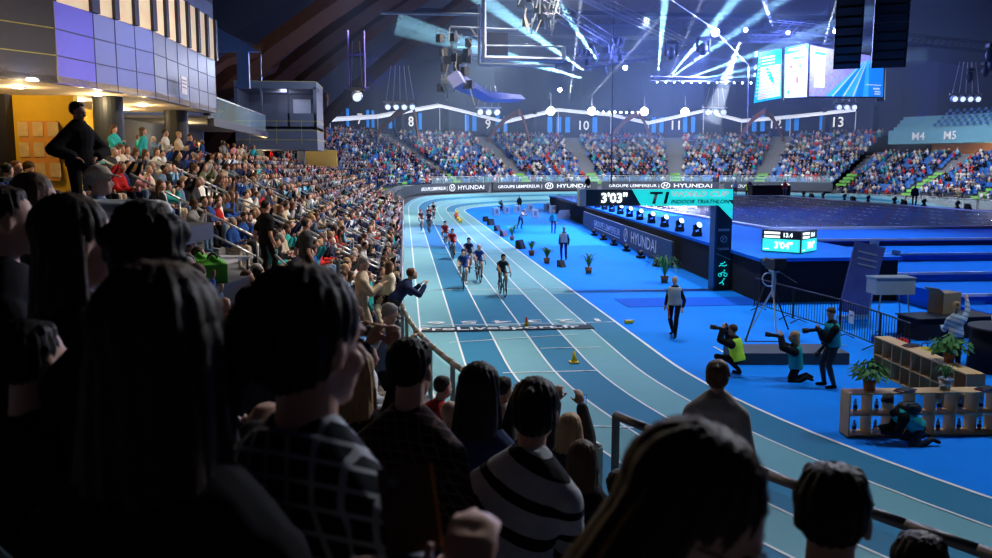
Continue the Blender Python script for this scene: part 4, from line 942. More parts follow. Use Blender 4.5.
d_ = thing('signal_wand', 'red and yellow signal wand held low by the man in the pale grey vest', 'wand', (7.27, 23.05, .72), .2)
mb = MB(); mb.cone((0, 0, .12), (.02, -.05, -.16), .022, .02, 8); mb.build('red_tube', REDP, d_); mb = MB(); mb.cone((0, 0, .12), (-.0, .01, .22), .018, .018, 8); mb.build('yellow_grip', YELP, d_)
t = person('official', 'grey haired man in a white vest standing alone beside the potted palms', 'person', 'stand', (8.1, 43.4, .02), facing(-.4, -1), 'navy', 'navy', ('short', 'grey'), 0, 1.0, .02); vest(t, 'stand', cm('white'), .02)
t = person('photographer', 'crouching photographer in a bright hi-vis yellow bib aiming a long lens at the track', 'person', 'crouch_camera', (7.5, 18.5, .02), facing(-.75, .8), 'black', 'black', ('short', 'brown'), 0, 1.04, HD, bulk=.034); vest(t, 'crouch_camera', VEST)
t = person('photographer', 'kneeling photographer in a teal bib aiming a long lens before the dark low stage', 'person', 'kneel_camera', (8.65, 18.0, .02), facing(-.95, .45), 'black', 'black', ('long', 'blond'), 0, 1.04, HD, bulk=.034); vest(t, 'kneel_camera', TEALV)
t = person('photographer', 'standing photographer in a teal bib holding two cameras beside the wooden shelves', 'person', 'stand_camera', (9.15, 17.35, .02), facing(-1, .12), 'black', 'charcoal', ('short', 'brown'), 0, 1.03, HD, bulk=.032); vest(t, 'stand_camera', TEALV)
t = person('photographer', 'photographer in a teal bib bent double on the floor against the near wooden shelf', 'person', 'kneel_bow', (8.75, 13.55, .02), facing(-.95, .2), 'black', 'charcoal', ('short', 'black'), 1, 1.0, HD, bulk=.034); vest(t, 'kneel_bow', TEALV)
t = thing('camera_backpack', 'black camera backpack on the back of the photographer bent by the shelf', 'backpack', (8.60, 13.6, .62), 0); mb = MB(); mb.ell((0, 0, .0), (.22, .17, .13)); o = mb.build('bag_body', BLACKP, t, True); mb = MB(); mb.tube([(-.1, -.14, .0), (-.12, -.16, .12), (.05, -.14, .12)], .018); mb.build('strap', DKMETAL, t)
def photo_camera(loc, rz, lab, tilt=0, long=True):
    t = thing('photo_camera', lab, 'camera', loc, rz); t.rotation_euler[0] = tilt
    mb = MB(); mb.box((0, 0, 0), (.15, .07, .11)); mb.box((0, 0, .07), (.06, .06, .04)); mb.build('camera_body', BLACKP, t)
    mb = MB(); L = .30 if long else .1; mb.cone((0, .03, 0), (0, .03 + L * .6, 0), .038, .042, 14); mb.cone((0, .03 + L * .6, 0), (0, .03 + L, 0), .055, .058, 14); mb.build('lens', DKMETAL, t, True); return t
def hold(px, py, rz, pose, loc, z, y): return (loc[0] - math.sin(rz) * y, loc[1] + math.cos(rz) * y, z)
r1 = facing(-.75, .8); photo_camera(hold(0, 0, r1, 0, (7.5, 18.5), 1.06, .36), r1, 'black camera with long lens held up by the hi-vis photographer', .05)
r1 = facing(-.95, .45); photo_camera(hold(0, 0, r1, 0, (8.65, 18.0), .99, .36), r1, 'black camera with long lens held up by the kneeling teal photographer', .1)
r1 = facing(-1, .12); photo_camera(hold(0, 0, r1, 0, (9.15, 17.35), 1.28, .34), r1, 'black camera held at chest height by the standing teal photographer', -.1); photo_camera(hold(0, 0, r1, 0, (9.12, 17.2), .98, .22), r1, 'second black camera hanging at the waist of the standing teal photographer', -.9)
person('staff_member', 'blond woman in a white printed shirt raising one arm behind the tables', 'person', 'reach_up', (12.55, 18.2, .02), facing(.2, 1), 'white', 'black', ('bun', 'blond'), 0, .98, HD, topm=cloth('printed shirt', (.52, .60, .66), 'bands', (.2, .32, .45)))
person('staff_member', 'dark haired man in a dark navy suit by the black draped table', 'person', 'stand', (12.95, 16.6, .02), facing(.8, .3), 'navy', 'black', ('short', 'dark brown'), 1, 1.0, .02)
for i, (u, v, top, lg, hr, lab, dx) in enumerate([
  (17.3, 96.5, 'white', 'black', ('short', 'dark brown'), 'official in a white shirt standing where the inner lane turns', -1), (24.5, 99, 'teal', 'black', ('short', 'brown'), 'official in a teal top and black trousers standing on the bend', 0),
  (12.4, 93, 'charcoal', 'black', ('short', 'black'), 'small dark clothed official standing beside the crouching one', 0), (22.0, 90, 'navy', 'teal', ('short', 'grey'), 'helper in turquoise trousers at the corner of the black drape', -.5),
  (8.9, 66, 'beige', 'black', ('short', 'grey'), 'helper in beige bending near the first potted palm', 1), (24.9, 104, 'white', 'navy', ('short', 'brown'), 'official in white behind the teal topped one', 0), (10.6, 61, 'teal', 'navy', ('short', 'blond'), 'helper in a teal top near the white number boxes', 0)]):
    person('official', lab, 'person', 'stand' if i != 4 else 'lean_rail', (u, v, .02), facing(dx, -1), top, lg, hr, 0, 1, .03)
person('official', 'small dark official crouching on the inner lane of the bend', 'person', 'crouch_camera', (10.6, 93.5, .02), 1.0, 'charcoal', 'black', ('short', 'black'), 0, 1, .03)
for u, v, top, lg, lab, gar in ((38.4, 93.2, 'navy', 'black', 'man in a navy suit standing before the black announcer table', 0), (36.6, 92.9, 'white', 'black', 'man in a white shirt and dark trousers at the edge of the far deck', 0),
    (41.6, 91.2, 'red', 'denim', 'man in a bright red shirt beside the black announcer table', 0), (41.4, 66.5, 'navy', 'black', 'tall security man in navy standing among the far poolside lamps', 0)):
    person('deck_attendant', lab, 'person', 'stand', (u, v, 1.6), facing(-.5, -1), top, lg, ('short', 'dark brown'), 0, 1.03, .03)
t = person('deck_attendant', 'attendant in a bright hi-vis yellow vest near the announcer table', 'person', 'stand', (38.9, 94.9, 0.9 + .05), 2.6, 'black', 'black', ('short', 'brown'), 0, 1.3, .03); vest(t, 'stand', VEST, .02)
person('deck_attendant', 'attendant in a red shirt standing on the blue tiers by the pool', 'person', 'stand', (24.55, 31.6, 1.1), 2.2, 'red', 'black', ('short', 'dark brown'), 0, 1.0, .03)
t = thing('announcer_table', 'long table under a black drape on the far pool deck', 'table', (40.3, 92.2, 1.6), .0); mb = MB(); mb.box((0, 0, .55), (4.4, 1.0, 1.1)); mb.build('drape', DRAPE, t); mb = MB(); mb.box((0, 0, 1.13), (4.6, 1.1, .06)); mb.build('table_top', DKMETAL, t)
person('race_manager', 'camera operator in black standing on a raised post behind the gantry beam', 'person', 'stand', (20.8, 97, 1.9), PI, 'black', 'black', ('short', 'black'), 0, 1.1, .03)
t = thing('operator_platform', 'small dark raised post under the camera operator behind the gantry beam', 'platform', (20.8, 97, .02)); mb = MB(); mb.box((0, 0, 1.8), (1.6, 1.2, .12)); mb.build('platform_top', BLACKP, t)
for x in (-.7, .7):
    for y in (-.5, .5): mb = MB(); mb.cone((x, y, 0), (x, y, 1.76), .05, .05, 6); mb.build('leg', BLACKP, t)

# ------------------------------------------------------------------ infield objects
def traffic_cone(x, y, ma, lab):
    t = thing('marker_cone', lab, 'cone', (x, y, .035)); mb = MB(); mb.box((0, 0, .012), (.28, .28, .024)); mb.build('base', ma, t); mb = MB(); mb.cone((0, 0, .02), (0, 0, .34), .10, .025, 14); o = mb.build('cone_body', ma, t, True); t.scale = (.8, .8, .8)
    return t
t = traffic_cone(3.55, 24.95, YELP, 'small cone with a red tip standing on the black start mat'); mb = MB(); mb.cone((0, 0, .16), (0, 0, .37), .066, .028, 14); mb.build('red_tip', REDP, t)
traffic_cone(4.05, 20.2, YELP, 'small yellow cone standing on the lane line past the start')
for x, y, lab in ((6.75, 25.3, 'yellow lamp unit lying at the inner track edge by lane one'), ):
    t = thing('timing_beacon', lab, 'timing device', (x, y, .03)); mb = MB(); mb.box((0, 0, .06), (.35, .2, .12), rz=.2); mb.build('case', YELP, t); t.scale = (.7, .7, .7); mb = MB(); mb.box((.22, .02, .1), (.12, .05, .04)); mb.build('grey_arm', STEEL, t)
t = thing('shoe_pair_marker', 'orange and yellow marker lying by the foot of the gantry', 'marker', (12.75, 31.6, .03)); mb = MB(); mb.box((0, 0, .06), (.3, .2, .1)); mb.build('marker_body', YELP, t)
for i, (x, y, c) in enumerate(((5.3, 88, 'y'), (5.0, 84.5, 'r'), (4.85, 81, 'r'), (4.8, 77.5, 'y'), (4.78, 74.5, 'y'))):
    t = thing('kerb_marker', '%s kerb marker bar, %s in the chain lying on the lanes of the bend' % ('yellow' if c == 'y' else 'red', ORD[i]), 'marker', (x, y, .03), rad(-4)); mb = MB(); mb.box((0, 0, .1), (.28, 3.2, .2)); mb.build('marker_bar', YELP if c == 'y' else REDP, t)
def palm(loc, h, lab, n=16, spread=.5, pot=TERRA, arch_=.5, name='potted_palm', leafw=.03, seed=1, flat=0):
    t = thing(name, lab, 'plant', loc); r = random.Random(seed)
    mb = MB(); mb.cone((0, 0, 0), (0, 0, .26), .12, .17, 16); mb.torus((0, 0, .26), .165, .018, None, 16, 5); mb.build('pot', pot, t, True)
    mb = MB(); mb.cone((0, 0, .24), (0, 0, .255), .15, .15, 12); mb.build('soil', cm('brown'), t)
    for i in range(n):
        a = 2 * PI * i / n + r.uniform(-.2, .2); d = V((math.cos(a), math.sin(a), 0)); sd = V((-d.y, d.x, 0)); L = spread * r.uniform(.7, 1.1); H_ = (h - .25) * r.uniform(.6, 1.05); ring = []
        for q in range(7):
            u = q / 6; c = d * L * u + V((0, 0, .25 + H_ * math.sin(u * PI * (.5 + arch_ * .35)))); w_ = leafw * math.sin(PI * min(.97, u * .9 + .08)) + .004
            ring.append((c, sd * w_, V((0, 0, .004))))
        mb = MB(); mb.loft(ring, 4); mb.build('frond', LEAF, t)
    return t
palm((8.15, 37.6, .02), .95, 'potted palm with upright fronds alone on the open blue carpet', 14, .42, seed=2, leafw=.035)
palm((6.95, 41.8, .02), .8, 'leafy plant with white flowers in a red pot near the track edge', 16, .38, seed=3, leafw=.05); palm((6.75, 45.6, .02), .8, 'bushy green potted plant beside the tilted monitor speaker', 14, .36, seed=4, leafw=.045)
palm((6.9, 55.3, .02), 1.0, 'bushy potted plant between two monitor speakers along the inner line', 14, .5, seed=5, leafw=.06)
palm((10.6, 34.2, .02), 1.15, 'wide arching palm standing behind the man in the pale grey vest', 18, .8, seed=6, arch_=1.0, leafw=.035)
for i, (x, y, s_, rz) in enumerate(((7.4, 40.2, .45, .4), (6.7, 49.6, .9, .9), (6.75, 58.5, .7, .6), (6.85, 63.5, .7, .7), (7.0, 70, .9, .5), (7.05, 75, .7, .5))):
    t = thing('stage_monitor', 'black wedge stage monitor, %s along the inner track line counting from the start' % ORD[i], 'speaker', (x, y, .02), rz); mb = MB()
    mb.add([(-.3 * s_ * 1.4, -.3, 0), (.3 * s_ * 1.4, -.3, 0), (.3 * s_ * 1.4, .3, 0), (-.3 * s_ * 1.4, .3, 0), (-.3 * s_ * 1.4, .02, .62 * s_ + .2), (.3 * s_ * 1.4, .02, .62 * s_ + .2), (.3 * s_ * 1.4, .3, .55 * s_ + .2), (-.3 * s_ * 1.4, .3, .55 * s_ + .2)], [(0, 3, 2, 1), (4, 5, 6, 7), (0, 1, 5, 4), (1, 2, 6, 5), (2, 3, 7, 6), (3, 0, 4, 7)]); mb.build('cabinet', BLACKP, t); t.scale = (.7, .7, .7)
    mb = MB(); mb.box((0, -.155, .31 * s_ + .1), (.6 * s_, .02, .5 * s_), rx=-rad(25)); mb.build('grille', DKMETAL, t)
for i, (px, py) in enumerate(((8.9, 84), (10.2, 86.5), (11.6, 88.5), (13.2, 90.5), (15.4, 92.5), (15.2, 88), (17.5, 84), (12.1, 80))):
    t = thing('number_box', 'white box with a dark print on the blue carpet inside the bend', 'sign box', (px, py, .02), .3, 'white boxes inside the bend'); mb = MB(); mb.box((0, 0, .4), (.6, .4, .8)); mb.build('box_body', WHITE, t); mb = MB(); mb.box((0, -.21, .42), (.25, .02, .4)); mb.build('print', mat('grey_print', (.35, .36, .4), .6), t)
for i, (x, y, lab) in enumerate(((19.2, 89.5, 'dark low printed block behind the white boxes'), (15.6, 78, 'pale low printed block on the carpet near the drape corner'))):
    t = thing('podium_block', lab, 'block', (x, y, .02), 0); mb = MB(); mb.loft([(V((0, 0, 0)), V((1.9, 0, 0)), V((0, .8, 0))), (V((0, 0, .8)), V((1.5, 0, 0)), V((0, .5, 0)))], 4); mb.build('block_body', [BOARD, mat('pale_block', (.5, .5, .5), .6)][i], t); mb = MB(); mb.box((0, -.72, .4), (1.6, .03, .25), rx=-.3); mb.build('print', LETTER, t)
# low stage with the tripod camera
t = thing('low_stage', 'low dark two deck stage on the blue carpet behind the photographers', 'stage', (9.2, 20.0, .02), -.1); mb = MB(); mb.box((-.6, 0, .14), (1.35, 1.1, .28)); mb.build('deck', mat('stage_deck', (.07, .075, .085), .7), t); mb = MB(); mb.box((.8, 0, .14), (1.35, 1.1, .28)); mb.build('deck', mat('stage_deck', (.07, .075, .085), .7), t)
t = thing('broadcast_camera', 'broadcast camera on a tall tripod standing on the blue carpet by the black drape', 'camera', (10.55, 23.6, .02))
mb = MB(); mb.box((0, 0, 1.95), (.28, .62, .3)); mb.box((0, -.35, 2.02), (.34, .1, .26)); mb.build('camera_body', BLACKP, t); mb = MB(); mb.cone((0, .3, 1.97), (0, .62, 1.97), .1, .13, 14); mb.build('lens', DKMETAL, t, True)
mb = MB(); mb.cone((0, 0, 1.0), (0, 0, 1.8), .05, .06, 10); mb.box((0, 0, 1.78), (.2, .3, .1)); mb.build('column', STEEL, t); mb = MB(); mb.tube([(.1, -.1, 1.75), (.35, -.75, 1.5)], .018); mb.build('pan_handle', BLACKP, t)
for a in (.3, 2.4, 4.5): mb = MB(); mb.cone((0, 0, 1.25), (.62 * math.cos(a), .62 * math.sin(a), .0), .028, .02, 8); mb.build('leg', BLACKP if a < 1 else STEEL, t)
mb = MB(); mb.torus((-.1, .1, 1.5), .2, .02, Matrix.Rotation(1.2, 3, 'X')); mb.build('cable_loop', STEEL, t, True)
t = thing('light_stand', 'thin black boom stand leaning between the hi-vis and the kneeling photographer', 'stand', (9.0, 20.9, .3)); mb = MB(); mb.tube([(-.35, 0, 0), (.35, .6, 1.35)], .022); mb.build('pole', BLACKP, t); mb = MB(); mb.tube([(-.35, 0, .01), (.5, -.1, .01)], .015); mb.tube([(-.35, 0, .01), (-.2, .4, .01)], .015); mb.build('foot', BLACKP, t)
# plywood cube shelves
def cubes(lab, loc, rz, nx, nz, cs, tag_=''):
    t = thing('cube_shelf', lab, 'shelf', loc, rz); d = .36; th = .025; W = nx * cs; mb = MB(); mb.box((W / 2, 0, th / 2), (W, d, th)); mb.build('bottom_board', WOOD, t)
    mb = MB(); mb.box((W / 2, 0, nz * cs), (W, d, th)); mb.build('top_board', WOOD, t)
    for k in range(1, nz): mb = MB(); mb.box((W / 2, 0, k * cs), (W, d - .01, th)); mb.build('shelf_board', WOOD, t)
    if tag_: mb = MB(); mb.box((W / 2, d / 2 + .01, nz * cs / 2), (W, .012, nz * cs)); mb.build('back_panel', WOOD, t)
    for i in range(nx + 1): mb = MB(); mb.box((i * cs, 0, nz * cs / 2), (th, d - .005, nz * cs)); mb.build('side_board' if i in (0, nx) else 'divider', WOOD, t)
    return t
cubes('long plywood cube shelf two rows high standing on the blue carpet nearest the track', (7.75, 14.15, .02), rad(-3), 9, 2, .385)
cubes('second plywood cube shelf running away from the first one at an angle', (11.0, 18.6, .02), rad(-94), 9, 2, .41, 'back')
BT = [mat('clear_bottle', (.45, .6, .75), .15, alpha=.7), mat('dark_bottle', (.05, .06, .08), .3)]
bot = None
for i in range(9):
    for k in range(2):
        if (i, k) in ((2, 0), (3, 0), (2, 1), (3, 1)): continue
        x, z = 7.75 + (i + .5) * .385, .05 + k * .385; y = 14.15 - (i + .5) * .385 * math.tan(rad(3)) + .02
        lab = 'small drinks bottle in the %s row, %s cube of the near plywood shelf' % (['lower', 'upper'][k], ORD[i])
        if bot is None:
            bot = thing('drinks_bottle', lab, 'bottle', (x, y, z), group='bottles in the shelf cubes'); mb = MB(); mb.cone((0, 0, 0), (0, 0, .15), .034, .034, 10); mb.cone((0, 0, .15), (0, 0, .19), .034, .013, 10); mb.build('bottle_body', BT[0], bot, True); mb = MB(); mb.cone((0, 0, .19), (0, 0, .215), .016, .016, 8); mb.build('screw_cap', cm('blue'), bot); mb = MB(); mb.cone((0, 0, .05), (0, 0, .11), .0355, .0355, 10); mb.build('paper_label', cm('navy'), bot)
        else: dup(bot, (x, y, z), .4 * i, lab)
def bush(loc, lab, rad_, h, n, seed, pot=TERRA):
    t = thing('potted_plant', lab, 'plant', loc); r = random.Random(seed); mb = MB(); mb.cone((0, 0, 0), (0, 0, .17), .085, .115, 14); mb.build('pot', pot, t, True)
    for i in range(7): a = i * .9; mb = MB(); mb.tube([(0, 0, .15), (.3 * rad_ * math.cos(a), .3 * rad_ * math.sin(a), .15 + h * .45), (.7 * rad_ * math.cos(a), .7 * rad_ * math.sin(a), .15 + h * .75)], .008, 5); mb.build('stem', LEAF, t)
    mb = MB()
    for i in range(n):
        a, q = r.uniform(0, 6.28), r.random() ** .5; c = V((rad_ * q * math.cos(a), rad_ * q * math.sin(a), .18 + h * r.uniform(.2, 1) * (1.05 - q * .5))); M_ = Matrix.Rotation(a, 3, 'Z') @ Matrix.Rotation(r.uniform(.1, 1.1), 3, 'Y')
        mb.ell(c, (.085, .034, .006), M_, 6, 4)
    o = mb.build('foliage', LEAF, t); return t
bush((8.15, 14.1, .82), 'broad leaved pot plant at the end of the near plywood shelf', .33, .42, 130, 7)
palm((9.55, 14.05, .82), .62, 'spiky palm in a grey pot standing on the near plywood shelf', 14, .30, STEEL, .8, 'potted_palm', .018, 8).scale = (.72, .72, .72)
bush((10.85, 15.9, .86), 'dense leafy plant in a terracotta pot on the second plywood shelf', .40, .40, 170, 9)
for i, (x, y, z, lab) in enumerate(((8.75, 14.0, .81, 'low stack of magazines and a cup on the near plywood shelf'), (10.95, 17.4, .86, 'open catalogue lying flat on the second plywood shelf'), (10.25, 13.95, .81, 'dark tray of small items beside the spiky palm'))):
    t = thing('magazine_stack', lab, 'magazines', (x, y, z), .2)
    for q in range(3): mb = MB(); mb.box((.02 * q, 0, .008 + q * .014), (.30, .21, .012), rz=.1 * q); mb.build('magazine', [cm('navy'), cm('pink'), cm('charcoal')][q], t)
# crowd barriers, tables, cases
def barrier(p, q, lab):
    p, q = V(p), V(q); d = q - p; L = d.length; t = thing('crowd_barrier', lab, 'barrier', p, math.atan2(d.y, d.x)); mb = MB(); mb.tube([(0, 0, .1), (0, 0, 1.05), (L - .05, 0, 1.05), (L - .05, 0, .1)], .022, 8); mb.tube([(0, 0, .2), (L - .05, 0, .2)], .02, 8); mb.build('frame', BLACKP, t)
    for i in range(1, int(L / .14)): mb = MB(); mb.cone((i * .14, 0, .2), (i * .14, 0, 1.05), .009, .009, 5); mb.build('bar', BLACKP, t)
    for x in (.3, L - .35): mb = MB(); mb.tube([(x, -.28, .02), (x, 0, .14), (x, .28, .02)], .016); mb.build('foot', BLACKP, t)
bps = [(11.6, 27.4, .02), (11.85, 25.0, .02), (12.1, 22.6, .02), (12.0, 20.4, .02), (11.9, 18.9, .02)]
for i, (a, b) in enumerate(zip(bps, bps[1:])): barrier(a, b, 'black crowd barrier, %s section counting from the pool drape' % ORD[i])
t = thing('paper_sign', 'white sheet hanging on the black crowd barrier', 'sign', (12.03, 21.9, .55), rad(-88)); mb = MB(); mb.box((0, 0, .15), (.24, .01, .34)); mb.build('paper', WHITE, t); mb = MB(); mb.box((0, -.008, .2), (.16, .005, .03)); mb.build('print', SEAM, t)
t = thing('roll_up_banner', 'tilted dark violet banner with faint lines standing by the pool deck', 'banner', (14.0, 25.0, .02), .15)
bm_ = mat('violet_banner', (.10, .11, .30), .5, var=.6, scale=1.2); mb = MB(); mb.box((0, 0, 1.3), (1.1, .05, 2.2), ry=.22); mb.build('printed_sheet', bm_, t); mb = MB(); mb.box((-.2, 0, .12), (1.1, .25, .12)); mb.build('base', STEEL, t)
mb = MB()
for z in (2.1, 1.9, 1.72): mb.box((.13, -.04, z), (.7, .01, .05), ry=.22)
mb.build('print', mat('grey_print', (0, 0, 0)), t)
t = thing('flight_case', 'pale grey equipment case resting on a light folding stand', 'case', (14.0, 23.4, .02), -.05); mb = MB(); mb.box((0, 0, 1.32), (1.15, .6, .46)); mb.build('case_body', mat('pale_grey_case', (.45, .50, .52), .5), t); mb = MB(); mb.box((0, 0, 1.56), (1.19, .64, .05)); mb.build('lid', STEEL, t)
for x in (-.5, .5):
    for y in (-.25, .25): mb = MB(); mb.cone((x, y, 0), (x * .8, y, 1.1), .022, .022, 6); mb.build('leg', STEEL, t)
t = thing('cardboard_box', 'open brown cardboard box among the gear behind the barriers', 'box', (15.3, 22.8, .62), .3); mb = MB(); mb.box((0, 0, .3), (.7, .5, .6)); mb.build('carton', mat('cardboard', (.36, .24, .14), .8), t); mb = MB(); mb.box((-.42, 0, .66), (.3, .5, .02), ry=.6); mb.build('flap', mat('cardboard', (0, 0, 0)), t)
t = thing('equipment_table', 'black draped table among cables behind the crowd barriers', 'table', (15.1, 22.4, .02), .1); mb = MB(); mb.box((0, 0, .3), (2.4, .9, .58)); mb.build('drape', DRAPE, t); mb = MB(); mb.box((0, 0, .60), (2.5, 1, .03)); mb.build('table_top', DKMETAL, t)
for i, (x, y, c, lab, sz) in enumerate(((12.9, 20.9, 'red', 'red cloth bag heaped behind the crowd barrier', .3), (12.9, 19.9, 'yellow', 'yellow hazard case behind the crowd barrier', .28), (12.75, 21.8, 'blue', 'blue bag on the floor behind the crowd barrier', .22), (13.4, 19.9, 'black', 'black rucksack on the floor behind the blond woman', .3))):
    t = thing('holdall_bag', lab, 'bag', (x, y, .02)); mb = MB(); mb.ell((0, 0, sz * .5), (sz * .8, sz * .6, sz * .5)); mb.box((0, 0, sz * .35), (sz * 1.2, sz * .8, sz * .7)); mb.build('bag_body', YELP if c == 'yellow' else cm(c), t, True); mb = MB(); mb.torus((0, 0, sz * 1.0), sz * .3, .015, Matrix.Rotation(PI / 2, 3, 'X')); mb.build('handle', BLACKP, t)
for i, (x, y) in enumerate(((13.9, 18.4), (15.3, 18.0))):
    t = thing('mixing_desk_table', 'round black draped counter behind the woman in the white shirt' if i == 0 else 'black draped counter at the edge beside the suited man', 'table', (x, y, .02)); mb = MB(); mb.cone((0, 0, 0), (0, 0, 1.0), .75, .72, 28); mb.build('drape', DRAPE, t, True); mb = MB(); mb.cone((0, 0, 1.0), (0, 0, 1.04), .78, .78, 28); mb.build('table_top', mat('stage_deck', (0, 0, 0)), t)
    k = thing('laptop', 'open laptop showing a bright blue screen on the ' + ('round counter' if i == 0 else 'counter by the suited man'), 'laptop', (x - .1, y, 1.07), .5); mb = MB(); mb.box((0, 0, .01), (.36, .25, .02)); mb.build('keyboard_deck', STEEL, k); mb = MB(); mb.box((0, .13, .13), (.36, .015, .25), rx=-.2); mb.build('screen', SCREENB, k)
for i, (x, y, z, lab) in enumerate(((18.6, 30.9, 1.0, 'small white sheet hanging on the upper blue tier'), (18.9, 25.2, 1.0, 'small white sheet standing on the lower blue tier'), (16.9, 29.5, 1.5, 'crumpled white towel lying at the corner of the deck'))):
    t = thing('notice_sheet', lab, 'sign', (x, y, z)); mb = MB(); mb.box((0, 0, .3), (.35, .02, .6), ry=.15); mb.build('paper', WHITE, t); mb = MB(); mb.box((.02, -.015, .32), (.16, .01, .3), ry=.15); mb.build('print', mat('grey_print', (0, 0, 0)), t)
# ------------------------------------------------------------------ the people close to the camera and their surroundings
def rowfloor(x, y):
    d = (V((x, y, 0)) - V((CU, V0, 0))).length - RR if y < V0 else -x
    k = max(0, min(NR - 1, round((d - .5) / .85))); return rowz(k)
LD = ['black', 'black', 'navy', 'charcoal']
HI = .010
def near_person(lab, x, y, ztop, pose, dirn, top, hair, skin=0, topm=None, vox=HI, legs='black', sleeves=True, name='spectator', zf=None, bulk=.022):
    f = rowfloor(x, y) if zf is None else zf; H = headM(POSES[pose]).translation.z + .142; sc = (ztop - f) / H; f2 = f
    if sc > 1.12 or sc < .9: c_ = max(.93, min(1.08, sc)); f2 = ztop - H * c_; sc = c_
    hm = headM(POSES[pose]).translation; rz = facing(*dirn); c, s_ = math.cos(rz), math.sin(rz); px = x - (hm.x * c - hm.y * s_) * sc; py = y - (hm.x * s_ + hm.y * c) * sc
    return person(name, lab, 'person', pose, (px, py, f2), rz, top, legs, hair, skin, sc, vox, 'audience close to the camera' if False else None, sleeves, topm, bulk=bulk)
PLAIDW = cloth('black white plaid', (.018, .02, .026), 'plaid', (.50, .52, .54)); PLAIDB = cloth('dark brown plaid', (.03, .018, .02), 'plaid', (.12, .07, .06)); SWEAT = cloth('pale sweater', (.52, .53, .54), 'bands', (.012, .012, .015))
near_person('woman with a dark ponytail wearing a black and white plaid shirt, seen from behind', -.17, 1.60, 4.57, 'sit_right', (.5, .86), 'black', ('ponytail', 'black'), 0, PLAIDW, .008)
near_person('woman with very long straight dark hair and a dark denim jacket beside the ponytail woman', -.38, 1.42, 4.60, 'sit', (.35, .94), 'black', ('long', 'dark brown'), 0, None, .008)
near_person('person with curly dark hair just beyond the long haired woman', -.67, 2.30, 4.65, 'sit_turn', (.5, .85), 'black', ('curly', 'black'), 0)
near_person('woman with brown hair and a necklace in black, between two dark heads', -.97, 2.70, 4.67, 'sit', (.85, .5), 'black', ('wavy', 'dark brown'), 0)
near_person('bearded man in profile wearing a black shirt below the camera desk', -1.50, 3.45, 4.69, 'sit', (.9, .45), 'black', ('short', 'dark brown'), 0)
near_person('brown haired woman behind the bearded man in profile', -2.05, 5.1, 4.72, 'sit', (.8, .5), 'charcoal', ('long', 'brown'), 0, vox=.015)
near_person('long haired woman at the edge beneath the camera desk', -2.20, 4.5, 4.70, 'sit', (.8, .5), 'black', ('long', 'dark brown'), 0, vox=.015)
near_person('man in a light cap and denim jacket sitting by the yellow room', -2.78, 8.3, 4.77, 'sit', (.95, .2), 'denim', ('cap', 'grey', 'beige'), 0, vox=.015)
near_person('man in a dark jacket with short black hair beside the plaid shirted woman', -1.00, 5.75, 3.98, 'sit', (.5, .8), 'charcoal', ('short', 'black'), 0)
near_person('brown haired woman beside the man in the dark jacket', -1.42, 5.9, 4.06, 'sit_phone', (.5, .8), 'brown', ('long', 'brown'), 0, vox=.015)
near_person('person with dark brown hair below the grey camera tables', -1.75, 6.6, 4.12, 'sit', (.5, .8), 'black', ('long', 'dark brown'), 0, vox=.015)
near_person('short haired man in a dark brown plaid shirt seen from behind', .02, 3.26, 4.11, 'sit', (.45, .9), 'black', ('short', 'black'), 0, PLAIDB)
near_person('woman with blond streaked hair holding up a glowing phone', -.22, 3.85, 3.94, 'photo_mid', (.4, .9), 'black', ('long', 'blond'), 0)
near_person('short haired child in a bright red jacket at the front railing', .36, 8.3, 2.72, 'sit_lean', (.9, .5), 'red', ('short', 'dark brown'), 0, vox=.02)
near_person('woman with straight dark hair and a navy top, in front of the man in plaid', .36, 4.05, 3.82, 'sit', (.5, .85), 'navy', ('long', 'black'), 0)
near_person('bald man beside the child in the red jacket', .33, 6.4, 3.0, 'sit', (.7, .7), 'black', ('bald', 'grey'), 1, vox=.015)
near_person('woman with a dark bun wearing a pale sweater with dark bands', .53, 3.40, 3.90, 'sit_lean', (.55, .83), 'grey', ('bun', 'black'), 0, SWEAT)
near_person('person wearing a headset and a cream top at the front railing', 1.00, 8.6, 2.62, 'sit', (.7, .7), 'cream', ('short', 'black'), 1, vox=.015)
near_person('blond long haired woman raising her phone by the front railing', 1.36, 6.9, 2.72, 'photo_up', (.35, .93), 'charcoal', ('long', 'blond'), 0, vox=.012)
near_person('person raising a phone beside the blond long haired woman', 1.06, 7.4, 2.62, 'photo_up', (.35, .93), 'black', ('short', 'dark brown'), 0, vox=.012)
near_person('woman with wavy brown hair below the raised phones', 1.07, 5.0, 3.10, 'sit', (.5, .85), 'black', ('wavy', 'brown'), 0)
near_person('person with a dark head between the wavy haired woman and the railing', 1.38, 5.3, 2.80, 'sit', (.5, .85), 'black', ('short', 'black'), 0, vox=.015)
near_person('dark haired woman wearing glasses, looking down across the railing', .38, 1.06, 4.405, 'sit_down', (1, -.28), 'black', ('long', 'dark brown'), 0, None, .008)
near_person('man with short curly black hair sitting above the railing corner', .97, 1.80, 4.09, 'sit', (.55, .83), 'black', ('short', 'black'), 1, None, .008)
near_person('dark head low at the edge beside the square railing', 1.72, 2.60, 3.54, 'sit', (.6, .8), 'navy', ('short', 'black'), 0)
near_person('person in a dark top half hidden beyond the glasses wearing woman', 1.15, 3.0, 3.62, 'sit_turn', (.8, .5), 'black', ('long', 'dark brown'), 0, vox=.015)
near_person('woman in a grey coat with hair tied up standing at the railing', 2.36, 6.2, 3.30, 'stand', (.45, .9), 'grey', ('bun', 'brown'), 0, cloth('pale grey coat', (.42, .39, .37)), .012, zf=1.62, bulk=.04)
near_person('man with grey hair and a denim jacket holding a camera at the railing', -.20, 10.6, 3.08, 'stand_camera', (.95, .1), 'denim', ('short', 'grey'), 0, None, .014)
